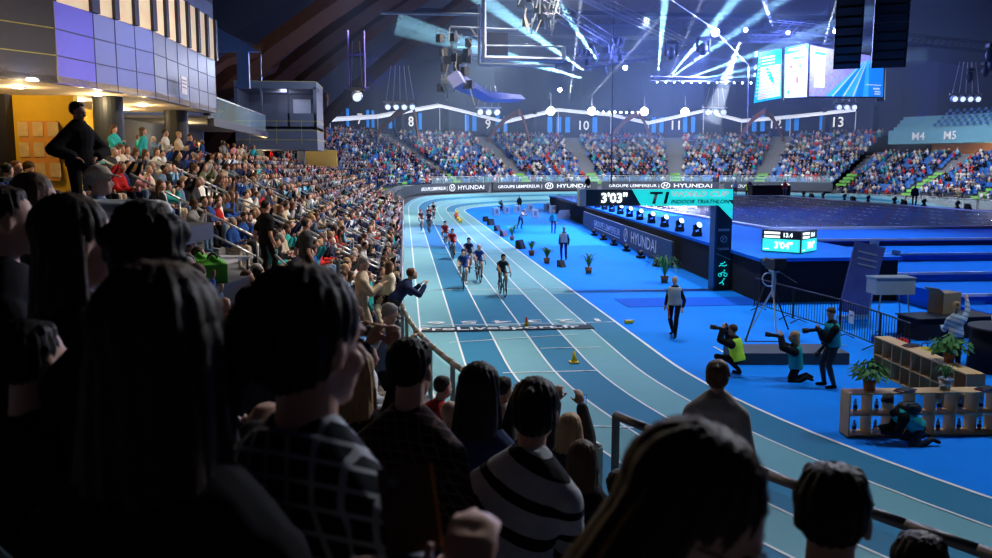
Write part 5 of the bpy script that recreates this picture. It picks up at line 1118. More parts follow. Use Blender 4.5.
near_person('tall grey haired man in a beige shirt and trousers standing on the steps', -.80, 16.6, 3.06, 'stand_phone', (.98, .1), 'beige', ('short', 'grey'), 0, legs='beige', vox=.018)
near_person('man in a navy sweater leaning over the railing with a phone', .15, 18.6, 2.60, 'lean_rail', (.9, .4), 'navy', ('short', 'brown'), 0, vox=.018, legs='charcoal', zf=.9)
near_person('boy in a teal shirt standing by the beige clothed man', -.80, 18.9, 2.50, 'stand', (.9, .3), 'teal', ('short', 'brown'), 0, vox=.02, legs='navy', zf=1.0)
near_person('woman with brown hair and a cream top near the navy leaning man', -.35, 19.8, 2.62, 'stand', (.8, .5), 'cream', ('long', 'brown'), 0, vox=.02, zf=1.0)
near_person('broad man in a black polo shirt with tattooed arm on the stairway', -3.0, 19.2, 4.05, 'stand', (.6, .7), 'black', ('short', 'black'), 1, vox=.02, sleeves=False, zf=2.2)
near_person('second man in a dark grey shirt standing below the black polo man', -2.2, 19.6, 3.62, 'stand', (.7, .6), 'charcoal', ('short', 'dark brown'), 1, vox=.02, sleeves=False, zf=1.8)
near_person('bearded security man in black with hands on hips by the dark pillar', -4.32, 12.2, 5.62, 'hands_on_hips', (.75, -.5), 'black', ('short', 'black'), 0, vox=.012, zf=3.85, bulk=.045)
near_person('man with curly hair and a lanyard standing behind the camera desk', -6.2, 11.8, 5.56, 'stand', (.8, .3), 'charcoal', ('curly', 'dark brown'), 0, vox=.015, zf=3.85)
for i, (x, y, top, lg, hr, lab) in enumerate(((-8.6, 27, 'teal', 'black', ('long', 'brown'), 'steward with long brown hair and a teal shirt beside the blue lit pillar'), (-8.2, 28.5, 'teal', 'grey', ('long', 'brown'), 'second teal shirted steward turning to the man in white'), (-7.9, 30, 'white', 'denim', ('short', 'dark brown'), 'man in a white T-shirt looking at his phone on the concourse'),
    (-8.0, 32, 'beige', 'black', ('short', 'blond'), 'person in a beige and green jacket on the concourse'), (-8.1, 34, 'navy', 'navy', ('short', 'dark brown'), 'man in a navy jacket beside the beige jacketed person'), (-8.8, 37, 'black', 'black', ('short', 'black'), 'man in black standing before the second dark pillar'), (-8.6, 24.6, 'denim', 'denim', ('long', 'dark brown'), 'person in denim leaning at the blue lit pillar'))):
    person('standing_spectator', lab, 'person', R.choice(['stand', 'stand_phone', 'fold']), (x, y, 4.3), facing(.9, R.uniform(-.5, .3)), top, lg, hr, 0, 1, .025)
# phones, glasses and small held things
def phone(loc, rz, tilt, lab):
    t = thing('smartphone', lab, 'phone', loc, rz); t.rotation_euler[0] = tilt; mb = MB(); mb.box((0, 0, 0), (.076, .009, .155)); mb.build('phone_body', BLACKP, t); mb = MB(); mb.box((0, -.0055, 0), (.068, .002, .142)); mb.build('screen', SCREENB, t); return t
phone((-.20, 4.25, 3.84), facing(.45, 1), -.1, 'smartphone glowing blue held up by the blond streaked woman')
phone((1.52, 7.2, 2.70), facing(.2, 1), -.1, 'smartphone filming the track held by the blond long haired woman'); phone((1.20, 7.72, 2.72), facing(.2, 1), -.1, 'smartphone raised beside the blond long haired woman')
# hands with a phone in a clear case close to the camera
hp = MB()
def handsurf(m, wv, d, sg, up_=V((0, 0, 1)), curl=.6):
    d = V(d).normalized(); sd = d.cross(up_).normalized(); nn = sd.cross(d).normalized(); m.cap(wv - d * .22, wv, .040, .028, 12)
    m.loft([(wv + d * t, sd * r, nn * .015) for t, r in ((-.01, .026), (.03, .038), (.075, .042), (.09, .036))], 12)
    for o_, L in ((-.030, .072), (-.010, .080), (.011, .075), (.030, .060)):
        a = wv + d * .085 + sd * o_; b = a + (d - nn * curl * .6).normalized() * L * .5; c = b + (d - nn * curl * 1.6).normalized() * L * .35; e = c + (d * .3 - nn * curl * 1.6).normalized() * L * .22
        m.cap(a, b, .0095, .0088, 8); m.cap(b, c, .0088, .0080, 8); m.cap(c, e, .0080, .0068, 8)
    a = wv + d * .025 - sd * .034 * sg; b = a + d * .035 - sd * .024 * sg - nn * .012; m.cap(a, b, .0125, .0105, 8); m.cap(b, b + d * .032 - nn * .014, .0105, .008, 8)
person('spectator', 'person whose two hands hold an amber cased phone close to the camera', 'person', 'reach_phone', (-.25, .58, 3.10), facing(.02, 1), 'olive', 'black', ('short', 'black'), 0, 1.0, .008)
near_person('added dark figure in a black coat low at the edge beneath the camera desk rows', -.98, 2.35, 4.36, 'sit', (.5, .85), 'black', ('short', 'black'), 0)  # dark figure added to fill the black lower corner
near_person('added dark figure in a black hooded coat beside the blue grey seat backs', -.95, 1.25, 4.20, 'sit_lean', (.4, .9), 'black', ('short', 'dark brown'), 0)  # second dark figure added so the corner stays black
t = thing('smartphone', 'amber cased smartphone held in both hands in front of the plaid shirts', 'phone', (.0, 1.22, 4.25), .25); t.rotation_euler[0] = -.5
mb = MB(); mb.box((0, 0, 0), (.080, .012, .125)); mb.build('phone_case', mat('amber_case', (.10, .055, .03), .25), t, label='dark amber glossy case'); mb = MB(); mb.box((.041, 0, 0), (.004, .014, .125)); mb.build('case_edge', mat('orange_edge', (.65, .28, .08), .3), t); mb = MB(); mb.cone((-.02, -.007, .04), (-.02, -.009, .04), .008, .008, 10); mb.build('camera_lens', STEEL, t)
# near glasses
t = thing('eyeglasses', 'thin dark framed glasses worn by the dark haired woman looking down', 'glasses', (0, 0, 0)); GL_T = t
gw = [o for o in SC.objects if str(o.get('label', '')).startswith('dark haired woman wearing glasses')][0]
bpy.context.view_layer.update()
t.matrix_world = gw.matrix_world @ headM(POSES['sit_down']); mb = MB()
for sg in (-1, 1): mb.torus((.034 * sg, .088, .010), .025, .0022, Matrix.Rotation(PI / 2, 3, 'X'), 20, 5); mb.tube([(.058 * sg, .086, .014), (.078 * sg, .03, .014), (.082 * sg, -.02, .005)], .0022)
mb.tube([(-.01, .096, .014), (.01, .096, .014)], .0022); mb.build('frame', DKMETAL, t); mb = MB()
for sg in (-1, 1): mb.cone((.034 * sg, .087, .010), (.034 * sg, .0885, .010), .024, .024, 16)
mb.build('lens', GLASS, t)
# seats right by the camera
SHELL = mat('blue_grey_seat_shell', (.16, .22, .25), .5)
def chair(loc, rz, lab):
    t = thing('plastic_chair', lab, 'seat', loc, rz); mb = MB(); mb.loft([(V((0, -.20, .40)), V((.20, 0, 0)), V((0, .025, 0))), (V((0, -.23, .58)), V((.22, 0, 0)), V((0, .025, 0))), (V((0, -.26, .74)), V((.20, 0, 0)), V((0, .022, 0))), (V((0, -.27, .80)), V((.13, 0, 0)), V((0, .015, 0)))], 16); mb.build('backrest', SHELL, t, True)
    mb = MB(); mb.box((0, 0, .42), (.42, .42, .035)); mb.build('seat_pan', SHELL, t); mb = MB(); mb.box((0, 0, .2), (.06, .3, .4)); mb.build('bracket', DKMETAL, t)
for i, (x, y) in enumerate(((-.82, 1.98), (-.60, 1.72))):
    chair((x, y, 3.22 if i == 0 else 3.22), facing(.35, .94), 'rounded blue grey plastic seat back low at the edge' if i == 0 else 'second blue grey seat back beneath the long haired woman')
# grey camera tables with cables, bottle; camera desk; white jacket; green bags
GT = mat('grey_table_top', (.42, .43, .46), .5)
for i, (x, y, z, lab) in enumerate(((-4.25, 18.7, 2.78, 'upper grey camera table with tangled black cables'), (-3.1, 15.6, 2.55, 'lower grey camera table beside the stair handrail'))):
    t = thing('camera_table', lab, 'table', (x, y, z - .75), rad(-15)); mb = MB(); mb.box((0, 0, .74), (1.3, 2.0, .05)); mb.build('table_top', GT, t)
    for a in (-.55, .55):
        for b in (-.9, .9): mb = MB(); mb.cone((a, b, 0), (a, b, .72), .022, .022, 6); mb.build('leg', DKMETAL, t)
    k = thing('audio_cable', ['tangle of black cable on the upper grey camera table', 'black cable coiled on the lower grey camera table'][i], 'cable', (x, y, z + .02)); mb = MB(); r = random.Random(i); pts = [V((r.uniform(-.35, .35), r.uniform(-.7, .5), .01 + .04 * r.random())) for _ in range(12)]; mb.tube(pts, .018); mb.ell((.2, .1, .04), (.12, .09, .06)); mb.build('cable_run', BLACKP, k, True)['kind'] = 'stuff'
t = thing('water_bottle', 'clear plastic water bottle on the upper grey camera table', 'bottle', (-4.6, 17.9, 2.80)); mb = MB(); mb.cone((0, 0, 0), (0, 0, .2), .04, .04, 12); mb.cone((0, 0, .2), (0, 0, .27), .04, .015, 12); mb.build('bottle_body', BT[0], t, True); mb = MB(); mb.cone((0, 0, .27), (0, 0, .3), .018, .018, 8); mb.build('screw_cap', cm('blue'), t)
mb = MB(); mb.box((-6.6, 12.6, 3.72), (6.5, 4.6, .26), rz=-.1); struct(mb.build('floor_camera_platform', DKMETAL))
t = thing('camera_desk', 'black media desk loaded with cables and screens before the yellow room', 'desk', (-5.6, 10.6, 3.85), -.15); mb = MB(); mb.box((0, 0, .76), (2.6, .8, .05)); mb.build('desk_top', mat('black_mat', (0, 0, 0)), t)
for a in (-1.2, 1.2):
    for b in (-.35, .35): mb = MB(); mb.cone((a, b, 0), (a, b, .74), .025, .025, 6); mb.build('leg', BLACKP, t)
for i, (x, h, lab) in enumerate(((-5.0, .40, 'flat monitor standing on the black media desk'), (-5.9, .34, 'second monitor on the black media desk'))):
    k = thing('monitor', lab, 'monitor', (x, 10.5, 4.64), -.2); mb = MB(); mb.box((0, 0, .3), (.55, .04, h)); mb.build('screen_housing', BLACKP, k); mb = MB(); mb.cone((0, 0, 0), (0, 0, .14), .02, .02, 8); mb.box((0, 0, .01), (.25, .2, .02)); mb.build('stand', BLACKP, k)
k = thing('open_laptop', 'grey laptop open at the end of the black media desk', 'laptop', (-6.4, 10.5, 4.64), .4); mb = MB(); mb.box((0, 0, .012), (.36, .25, .02)); mb.build('keyboard_deck', STEEL, k); mb = MB(); mb.box((0, .13, .13), (.36, .015, .25), rx=-.25); mb.build('screen', mat('pink_grey_lid', (.4, .32, .38), .5), k)
k = thing('cable_heap', 'heap of black cables on the black media desk', 'cable', (-5.5, 10.5, 4.64)); mb = MB(); r = random.Random(9); mb.tube([V((r.uniform(-.6, .7), r.uniform(-.3, .3), .02 + .08 * r.random())) for _ in range(30)], .014, 5); mb.build('cable_run', BLACKP, k)['kind'] = 'stuff'
k = thing('yellow_poster_board', 'orange poster board with small pictures on the yellow wall', 'poster', (-6.12, 15.44, 4.3), 0); mb = MB(); mb.box((0, 0, .72), (.6, .06, 1.0)); mb.build('board', mat('orange_board', (.75, .35, .08), .7), k); mb = MB()
for a in range(3):
    for b in range(3): mb.box((-.24 + a * .24, -.04, .4 + b * .34), (.17, .01, .24))
mb.build('picture', mat('pale_orange_print', (.75, .55, .30), .7, var=.4, scale=8), k)
l = bpy.data.lights.new('yellow_room_lamp', 'POINT'); l.energy = 60; l.color = (1, .62, .2); l.shadow_soft_size = .2; lo = bpy.data.objects.new('yellow_room_lamp', l); COL.objects.link(lo); lo.location = (-6.3, 14.2, 6.2)
mb = MB(); mb.box((-6.05, 15.6, 4.9), (.98, .2, 2.1)); struct(mb.build('wall_yellow_room', mat('yellow_wall', (0, 0, 0)))); mb = MB(); mb.box((-8.5, 15.4, 4.9), (3.9, .3, 2.1)); struct(mb.build('wall_yellow_room_side', mat('dark_doorway', (0, 0, 0))))
t = thing('transit_box', 'black equipment trunk under the bright green bags', 'trunk', (-2.8, 11.9, 2.5), -.2); mb = MB(); mb.box((0, 0, .35), (1.0, 1.1, .70)); mb.build('trunk_body', BLACKP, t); mb = MB(); mb.box((0, 0, .71), (1.03, 1.13, .03)); mb.build('lid', DKMETAL, t)
t = thing('white_jacket', 'white hooded jacket draped over a dark seat behind the curly dark head', 'jacket', (-2.35, 7.2, 4.18)); mb = MB(); mb.torus((0, 0, .22), .30, .09, Matrix.Diagonal((1.25, .8, 1)), 22, 8); mb.ell((.12, -.08, .02), (.34, .22, .14)); o = link('jacket_shell', remesh(mb, .015, 3), t); o.data.materials.append(cm('white')); mb = MB(); mb.ell((0, 0, .22), (.24, .15, .06)); mb.build('dark_lining', cm('black'), t, True)
for i, (x, y) in enumerate(((-2.85, 12.2), (-2.55, 11.7), (-3.05, 11.6))):
    t = thing('green_bag', 'bright green bag heaped beside the upper camera table' if i == 0 else ('bright green sack lowest beside the handrail' if i == 1 else 'crumpled green bag behind the other two'), 'bag', (x, y, 3.22)); mb = MB(); mb.box((0, 0, .13), (.34, .24, .26), rz=.4); mb.box((.05, .02, .26), (.20, .14, .14), rz=-.3, ry=.5); mb.ell((-.08, 0, .24), (.12, .12, .08)); o = link('bag_body', remesh(mb, .02, 5), t); o.data.materials.append(mat('bright_green_fabric', (.10, .50, .03), .6)); mb = MB(); mb.torus((0, 0, .33), .06, .014, Matrix.Rotation(PI / 2, 3, 'X')); mb.build('handle', BLACKP, t)

# ------------------------------------------------------------------ overhead rigging
def truss(p, q, w_=.55, m_=None, lab=None, grp=None, name='lighting_truss'):
    p, q = V(p), V(q); d = (q - p); L = d.length; d.normalize(); sd = d.cross(V((0, 0, 1))); sd = sd.normalized() if sd.length > .1 else V((1, 0, 0)); up_ = sd.cross(d)
    t = thing(name, lab, 'truss', (0, 0, 0), 0, grp); mb = MB(); cs = [sd * a * w_ / 2 + up_ * b * w_ / 2 for a, b in ((-1, -1), (1, -1), (1, 1), (-1, 1))]
    for c in cs: mb.cone(p + c, q + c, .035, .035, 5)
    mb.build('chord', m_ or STEEL, t); mb = MB(); n = max(2, int(L / w_ / 1.1))
    for i in range(n):
        a, b = p + d * L * i / n, p + d * L * (i + 1) / n
        for j in range(4): mb.cone(a + cs[j], b + cs[(j + 1) % 4], .018, .018, 4)
    o = mb.build('brace', m_ or STEEL, t); return t
GS = mat('grey_truss_paint', (.10, .11, .15), .5, .4)
TR = [((14, 60, 17.0), (38, 46, 16.4), 'grey box truss rising toward the violet lamp'), ((13, 62, 16.8), (30, 92, 18), 'grey box truss crossing behind the line of lamps'), ((20, 44, 13.8), (44, 40, 15), 'grey box truss nearest the speaker arrays'), ((10, 80, 18), (44, 76, 17.5), 'long grey box truss over the pool'), ((26, 60, 14.6), (52, 70, 14.6), 'grey truss above the video screens'), ((30, 40, 11.0), (52, 62, 12.8), 'grey truss running to the upper tier with hanging lamps'), ((4, 60, 13.2), (14, 84, 17), 'grey truss behind the white catwalk'), ((12, 70, 12.5), (30, 64, 15.2), 'pale slanting truss beneath the violet lamp'), ((8, 48, 13.5), (16, 66, 14.0), 'grey truss overhead with bunched cables')]
for p, q, lab in TR: truss(p, q, .7, GS, lab)
# roof purlins of the hall
for i in range(9):
    mb = MB(); mb.box((30.4, 24 + i * 14, 20.8 + 3.5 * math.sin(PI * (i + 1) / 10)), (86, .25, .5)); struct(mb.build('ceiling_beam', mat('roof_steel', (.04, .045, .07), .6)))
# white catwalk frame, cable chains
t = thing('catwalk', 'white steel service catwalk hanging over the first bend of the long stand', 'catwalk', (0, 0, 0)); y0 = 50
for nm, pts, r in (('frame', [(4.6, y0, 14.4), (4.6, y0, 10.9), (9.2, y0, 10.85), (9.2, y0, 11.6)], .14), ('frame', [(4.6, y0 + 3, 14.4), (4.6, y0 + 3, 10.9), (9.2, y0 + 3, 10.85)], .10), ('upper_rail', [(-1.2, y0, 13.3), (4.6, y0, 13.3)], .09), ('upper_rail', [(2.7, y0, 12.6), (6.5, y0, 12.5)], .06), ('lower_rail', [(4.6, y0, 11.6), (9.2, y0, 11.6)], .05)):
    mb = MB(); mb.tube(pts, r, 6); mb.build(nm, mat('grey_white_steel', (.42, .45, .5), .5), t)
mb = MB(); mb.box((5.4, y0 + 1.5, 11.9), (1.5, .1, 1.3)); mb.build('grey_panel', PANELD, t)
mb = MB(); mb.loft([(V((2.9, 49, 9.6)), V((.5, .3, -.1)), V((.1, 0, .5))), (V((5.4, 56, 9.2)), V((.5, .3, -.1)), V((.1, 0, .35))), (V((8.8, 66, 9.9)), V((.5, .3, 0)), V((.1, 0, .3)))], 4); mb.build('cable_tray', mat('violet_grey_tray', (.16, .17, .30), .5), t)
r = random.Random(4); CBL = mat('pale_cable', (.55, .55, .50), .5)
for i, (c, sp, lab) in enumerate(((V((3.0, 50, 10.8)), (.9, 1, 1.7), 'bundle of pale cables hanging beside the catwalk frame'), (V((7.7, 50, 13.6)), (1.2, 1, .8), 'tangled motors and pale cables above the catwalk'), (V((14.5, 64, 13.2)), (1.8, 2, .9), 'cluster of rigging boxes where the violet lamps hang'))):
    t = thing('cable_bundle', lab, 'cables', c)
    mb = MB(); 
    for q in range(38): a = V((r.uniform(-1, 1) * sp[0], r.uniform(-1, 1), r.uniform(-1, 1) * sp[2])); mb.tube([a, a + V((r.uniform(-.3, .3), 0, r.uniform(-.9, -.2)))], .05, 4)
    mb.build('cable_run', CBL if i < 2 else GS, t)['kind'] = 'stuff'; mb = MB()
    for q in range(16): mb.box((r.uniform(-1, 1) * sp[0], 0, r.uniform(-1, 1) * sp[2]), (.35, .35, .45), rz=q)
    mb.build('motor_housing', DKMETAL, t)['kind'] = 'stuff'
# speaker arrays
def line_array(x, y, z0, n, w_, h, curve, lab):
    t = thing('line_array', lab, 'loudspeaker', (x, y, z0), facing(-.5, -1) + PI); px, pz, a = 0.0, 0.0, 0.0
    for i in range(n):
        a = curve * i / n; mb = MB(); mb.loft([(V((0, -.32, 0)), V((w_ / 2 * 1.41, 0, 0)), V((0, 0, h / 2 * 1.38))), (V((0, .32, 0)), V((w_ / 2 * 1.2, 0, 0)), V((0, 0, h / 2 * 1.1)))], 4)
        for q in range(len(mb.v)): v_ = Matrix.Rotation(PI / 4, 4, 'Y') @ V(mb.v[q]); mb.v[q] = (v_.x, v_.y, v_.z)
        mb2 = MB(); mb2.box((0, 0, 0), (w_, .62, h * .94)); o = mb2.build('cabinet', BLACKP, t); o.location = (0, px, -pz); o.rotation_euler[0] = a
        g = MB(); g.box((0, -.315, 0), (w_ * .86, .02, h * .8)); k = g.build('grille', mat('speaker_grille', (.035, .04, .065), .6), o)
        px += math.sin(a) * h; pz += math.cos(a) * h
    mb = MB(); mb.box((0, 0, .3), (w_, .5, .1)); mb.tube([(0, 0, .3), (0, 0, 3.5)], .03); mb.build('rigging_frame', STEEL, t)
line_array(13.7, 26, 10.35, 10, .80, .27, .95, 'black line array loudspeaker hanging before the video screens'); line_array(15.35, 26.5, 10.5, 10, 1.0, .27, .35, 'wider black line array loudspeaker beside the curved one')
# video screens
SW = mat('screen_white', (.9, .95, 1), .4, emit=.48, ecol=(.78, .97, 1)); ST = mat('screen_teal', (.0, .5, .5), .4, emit=.5, ecol=(.02, .55, .60)); SB = mat('screen_blue', (.0, .3, .8), .4, emit=.45, ecol=(.01, .33, .95)); SA = mat('screen_aqua', (.1, .6, .8), .4, emit=.42, ecol=(.03, .58, .88)); SR = mat('screen_red', (.8, .1, .1), .4, emit=.8, ecol=(.9, .1, .1))
sp_ = mat('screen_crowd', (.4, .3, .5), .4, emit=.45, ecol=(.4, .3, .5)); nt = sp_.node_tree; vo = nt.nodes.new('ShaderNodeTexVoronoi'); vo.inputs['Scale'].default_value = 6; tc = nt.nodes.new('ShaderNodeTexCoord'); nt.links.new(tc.outputs['Object'], vo.inputs['Vector']); hs = nt.nodes.new('ShaderNodeMix'); hs.data_type = 'RGBA'; hs.inputs[0].default_value = .6; hs.inputs[7].default_value = (.33, .26, .62, 1); nt.links.new(vo.outputs['Color'], hs.inputs[6]); nt.links.new(hs.outputs[2], nt.nodes['Principled BSDF'].inputs['Emission Color'])
def scr(name, lab, A, B, Cc, D):
    """A top left, B top right, Cc bottom right, D bottom left"""
    t = thing(name, lab, 'screen', (0, 0, 0)); A, B, Cc, D = map(V, (A, B, Cc, D)); n = (B - A).cross(D - A).normalized()
    if n.y > 0: n = -n
    P_ = lambda u, v, o=.03: (A.lerp(B, u)).lerp(D.lerp(Cc, u), v) + n * o
    mb = MB(); mb.loft([], 4) if False else None
    q = [P_(-.02, -.03, -.02), P_(1.02, -.03, -.02), P_(1.02, 1.03, -.02), P_(-.02, 1.03, -.02)]; mb.add(q + [x - n * .5 for x in q], [(0, 1, 2, 3), (7, 6, 5, 4), (0, 4, 5, 1), (1, 5, 6, 2), (2, 6, 7, 3), (3, 7, 4, 0)]); mb.build('housing', DKMETAL, t)
    def rect(nm, rs, m_, o=.03):
        mb = MB()
        for u0, v0, u1, v1 in rs: mb.add([P_(u0, v0, o), P_(u1, v0, o), P_(u1, v1, o), P_(u0, v1, o)], [(0, 1, 2, 3)])
        return mb.build(nm, m_, t)
    return t, P_, rect, n
t, P_, rect, n = scr('video_screen', 'hanging LED screen listing results in white rows on turquoise', (25.0, 60, 12.75), (27.05, 60.9, 13.15), (27.2, 60.9, 9.7), (24.75, 60, 9.25))
rect('picture', [(0, 0, 1, 1)], ST); rect('table_rows', [(.12, .30 + i * .066, .94, .30 + i * .066 + .055) for i in range(10)], SW, .06); rect('heading', [(.15, .10, .7, .13), (.15, .17, .7, .19), (.15, .235, .7, .25)], SW, .06); rect('row_text', [(.2, .322 + i * .066, .5, .335 + i * .066) for i in range(10)], SR, .08)
rect('rank_column', [(.04, .1 + i * .075, .08, .13 + i * .075) for i in range(11)], SW, .06)
t, P_, rect, n = scr('video_screen', 'narrow white hanging LED screen with sponsor marks between two wide ones', (27.3, 60.8, 13.2), (28.75, 60.3, 13.45), (28.85, 60.3, 9.75), (27.4, 60.8, 9.7))
rect('picture', [(0, 0, 1, 1)], SW); rect('heading', [(0, 0, 1, .13)], ST, .05); rect('caption', [(.1, .03, .9, .07)], SW, .07); rect('sponsor_bar', [(.35, .2, .85, .26), (.3, .48, .6, .5)], SB, .06); rect('sponsor_mark', [(.2, .36, .35, .42), (.5, .60, .62, .72)], SR, .06); rect('sponsor_mark', [(.62, .36, .72, .42), (.12, .86, .2, .92)], mat('screen_green', (0, .5, .1), .4, emit=.7, ecol=(.05, .6, .15)), .06)
t, P_, rect, n = scr('video_screen', 'wide hanging LED screen showing the blue track live', (28.95, 60.3, 13.35), (34.5, 60.3, 12.55), (34.6, 60.3, 9.8), (29.0, 60.3, 9.8))
rect('crowd_picture', [(0, 0, 1, 1)], sp_); rect('ranking_table', [(.06, .16, .2, .82)], SW, .05); rect('ranking_heading', [(.06, .11, .2, .16)], ST, .06); rect('ranking_text', [(.08, .2 + i * .06, .17, .215 + i * .06) for i in range(10)], SR, .07)
def poly(nm, pts, m_, o): mb = MB(); mb.add([P_(u, v, o) for u, v in pts], [tuple(range(len(pts)))]); mb.build(nm, m_, t)
poly('track_picture', [(.22, 1), (.70, .2), (.78, .12), (1, .12), (1, 1)], SA, .045)
for a, b in ((.72, .30), (.745, .45), (.765, .58)): poly('lane_line', [(a, .15), (a + .006, .15), (b + .02, 1), (b, 1)], SW, .06)
for a, b, c, d2 in ((.725, .735, .33, .43), (.755, .765, .62, .72)): poly('lane', [(a, .2), (b, .2), (d2, 1), (c, 1)], SB, .055)
poly('infield_picture', [(.80, .2), (1, .2), (1, 1), (.80, 1)], SB, .05); rect('caption', [(.76, .70, .97, .72), (.86, .78, .95, .82), (.88, .86, .96, .89), (.88, .92, .96, .95)], SW, .08); rect('live_tag', [(.84, .2, .90, .24)], SR, .08)
t, P_, rect, n = scr('video_screen', 'thin white LED strip screen at the end of the wide one', (34.65, 60.3, 12.4), (35.0, 60.9, 12.4), (35.05, 60.9, 9.6), (34.75, 60.3, 9.6)); rect('picture', [(0, 0, 1, 1)], SW); rect('sponsor_mark', [(.3, .2, .7, .27), (.3, .5, .7, .6)], SR, .06)
truss((25, 61.8, 14.0), (35, 61.8, 14.0), .5, GS, 'grey box truss carrying the video screens')
# lamps
def lamp(loc, rr_, m_, lab, grp=None, aim=None):
    t = thing('stage_lamp', lab, 'lamp', loc, 0, grp); d = (V(aim) - V(loc)).normalized() if aim else (V((0, 0, 4)) - V(loc)).normalized()
    mb = MB(); mb.cone(-d * rr_ * 2.4, V((0, 0, 0)), rr_ * .8, rr_ * 1.05, 14); mb.build('housing', DKMETAL, t, True)
    mb = MB(); mb.cone(d * .001, d * (rr_ * .12), rr_, rr_ * .92, 16); mb.build('lens', m_, t, True)
    mb = MB(); mb.tube([(0, 0, 0), (0, 0, rr_ * 4)], rr_ * .12); mb.build('clamp', DKMETAL, t); return t
lamp((21.8, 60, 14.1), .27, LENSV, 'violet lamp glaring brightest high above the pool', aim=(0, 0, 4.7)); lamp((15.4, 60, 11.6), .15, LENSV, 'violet lamp glaring among the rigging boxes', aim=(0, 0, 4.7))
lamp((10.8, 60, 10.05), .13, LENSV, 'small violet lamp beside the rigging boxes', aim=(0, 0, 4.7)); lamp((24.0, 60, 14.3), .14, LENS, 'small white lamp past the brightest violet one', aim=(0, 0, 4)); lamp((29.6, 58, 14.0), .16, LENSH, 'white lamp directly above the wide screen', aim=(0, 0, 4)); lamp((26.2, 58, 13.85), .12, LENS, 'small white lamp above the white sponsor screen', aim=(0, 0, 4))
for x, lab in ((19.0, 'floodlight glaring over section nine'), (24.4, 'floodlight glaring over section ten'), (31.4, 'floodlight glaring where the fascia dips'), (36.9, 'floodlight glaring over section eleven')):
    lamp((x, 112, 11.95), .5, LENSH, lab, aim=(0, 0, 4.7))
L0 = None
for i in range(9): lamp((25.4 + i * .78, 113, 11.9), .13, LENS, 'small round lamp in the row between two floodlights', 'row lamps between the floodlights', aim=(0, 0, 4.7))
for i in range(12): lamp((17.7 + i * .62, 60, 10.65), .055, LENS, 'small lamp in the horizontal row below the violet lamp', 'horizontal lamp row', aim=(0, 0, 4.7))
truss((17.4, 60.4, 10.9), (25.6, 60.4, 10.9), .3, GS, 'thin truss carrying the horizontal row of small lamps')
for i, x in enumerate((18.0, 20.3)):
    t = thing('large_moving_head', 'large dark moving lamp hanging above the horizontal lamp row' if i == 0 else 'large dark moving lamp nearest the brightest violet lamp', 'lamp', (x + .3, 59, 12.6 + .3 * i)); mb = MB(); mb.box((0, 0, .6), (.7, .5, .25)); mb.build('base', BLACKP, t); mb = MB(); mb.box((-.42, 0, .15), (.1, .3, .9)); mb.box((.42, 0, .15), (.1, .3, .9)); mb.build('yoke', BLACKP, t); mb = MB(); mb.ell((0, 0, -.1), (.34, .34, .45)); mb.build('lamp_head', BLACKP, t, True)
def cluster(loc, ztop, lab, n=3, r_=.2):
    t = thing('floodlight_cluster', lab, 'floodlight', loc)
    for k in range(n): mb = MB(); x = (k - (n - 1) / 2) * r_ * 2.3; mb.ell((x, 0, 0), (r_, r_ * .8, r_)); mb.build('reflector', mat('pale_reflector', (.55, .62, .75), .25, .3), t, True); mb = MB(); mb.cone((x, -r_ * .6, -.05), (x, -r_ * .85, -.07), r_ * .7, r_ * .7, 12); mb.build('lens', mat('cool_lens', (.8, .9, 1), .3, emit=1.2, ecol=(.7, .85, 1)), t)
    mb = MB(); mb.box((0, 0, r_ * 1.2), (n * r_ * 2.4, .12, .12)); mb.build('crossbar', STEEL, t); mb = MB()
    for k in range(n + 1): x = (k - n / 2) * r_ * 2; mb.tube([(x, 0, r_ * 1.2), (x * .6, 0, ztop - loc[2])], .025, 5)
    mb.build('hanger', STEEL, t)
cluster((-1.76, 34, 7.45), 9.5, 'single round floodlight hanging on a violet lit frame', 1, .22); cluster((-.2, 55, 8.5), 11, 'cluster of three floodlights hanging over the long stand', 4, .22); cluster((9.7, 100, 11.0), 14, 'cluster of three floodlights hanging over section nine', 3, .42); cluster((36.6, 100, 11.2), 14, 'cluster of three floodlights hanging over section twelve', 3, .42); cluster((38.0, 72, 9.9), 12, 'cluster of three floodlights hanging below the video screens', 3, .3); cluster((40.8, 60, 9.7), 12.3, 'cluster of floodlights hanging before the upper tier', 4, .26)
t = thing('suspension_ladder', 'violet lit H shaped steel frame above the single floodlight', 'frame', (-1.76, 34, 0)); mb = MB(); mb.tube([(-.3, 0, 7.7), (-.3, 0, 9.9)], .045); mb.tube([(.3, 0, 7.7), (.3, 0, 9.9)], .045); mb.tube([(-.3, 0, 9.0), (.3, 0, 9.0)], .045); mb.tube([(-.45, 0, 7.75), (.45, 0, 7.75)], .05); mb.build('frame_bar', mat('violet_light_steel', (.25, .22, .8), .4, .3), t)  # violet light on the frame is put into the bar colour
for i, x in enumerate((30.5, 34.2, 37.3, 39.6)):
    t = thing('hanging_moving_head', 'dark moving lamp hanging from the truss toward the upper tier, %s from the screens' % ORD[i], 'lamp', (x + 1.4, 45 + i * 5, 10.4 + .15 * i + .4)); mb = MB(); mb.box((0, 0, .5), (.45, .35, .2)); mb.build('base', BLACKP, t); mb = MB(); mb.ell((0, 0, 0), (.26, .26, .4)); mb.build('lamp_head', BLACKP, t, True)
t = thing('hanging_mast', 'thin dark vertical mast hanging from the roof behind the gantry', 'mast', (19.4, 80, 0)); mb = MB(); mb.cone((0, 0, 3.1), (0, 0, 20), .07, .07, 8); mb.build('pole', DKMETAL, t)
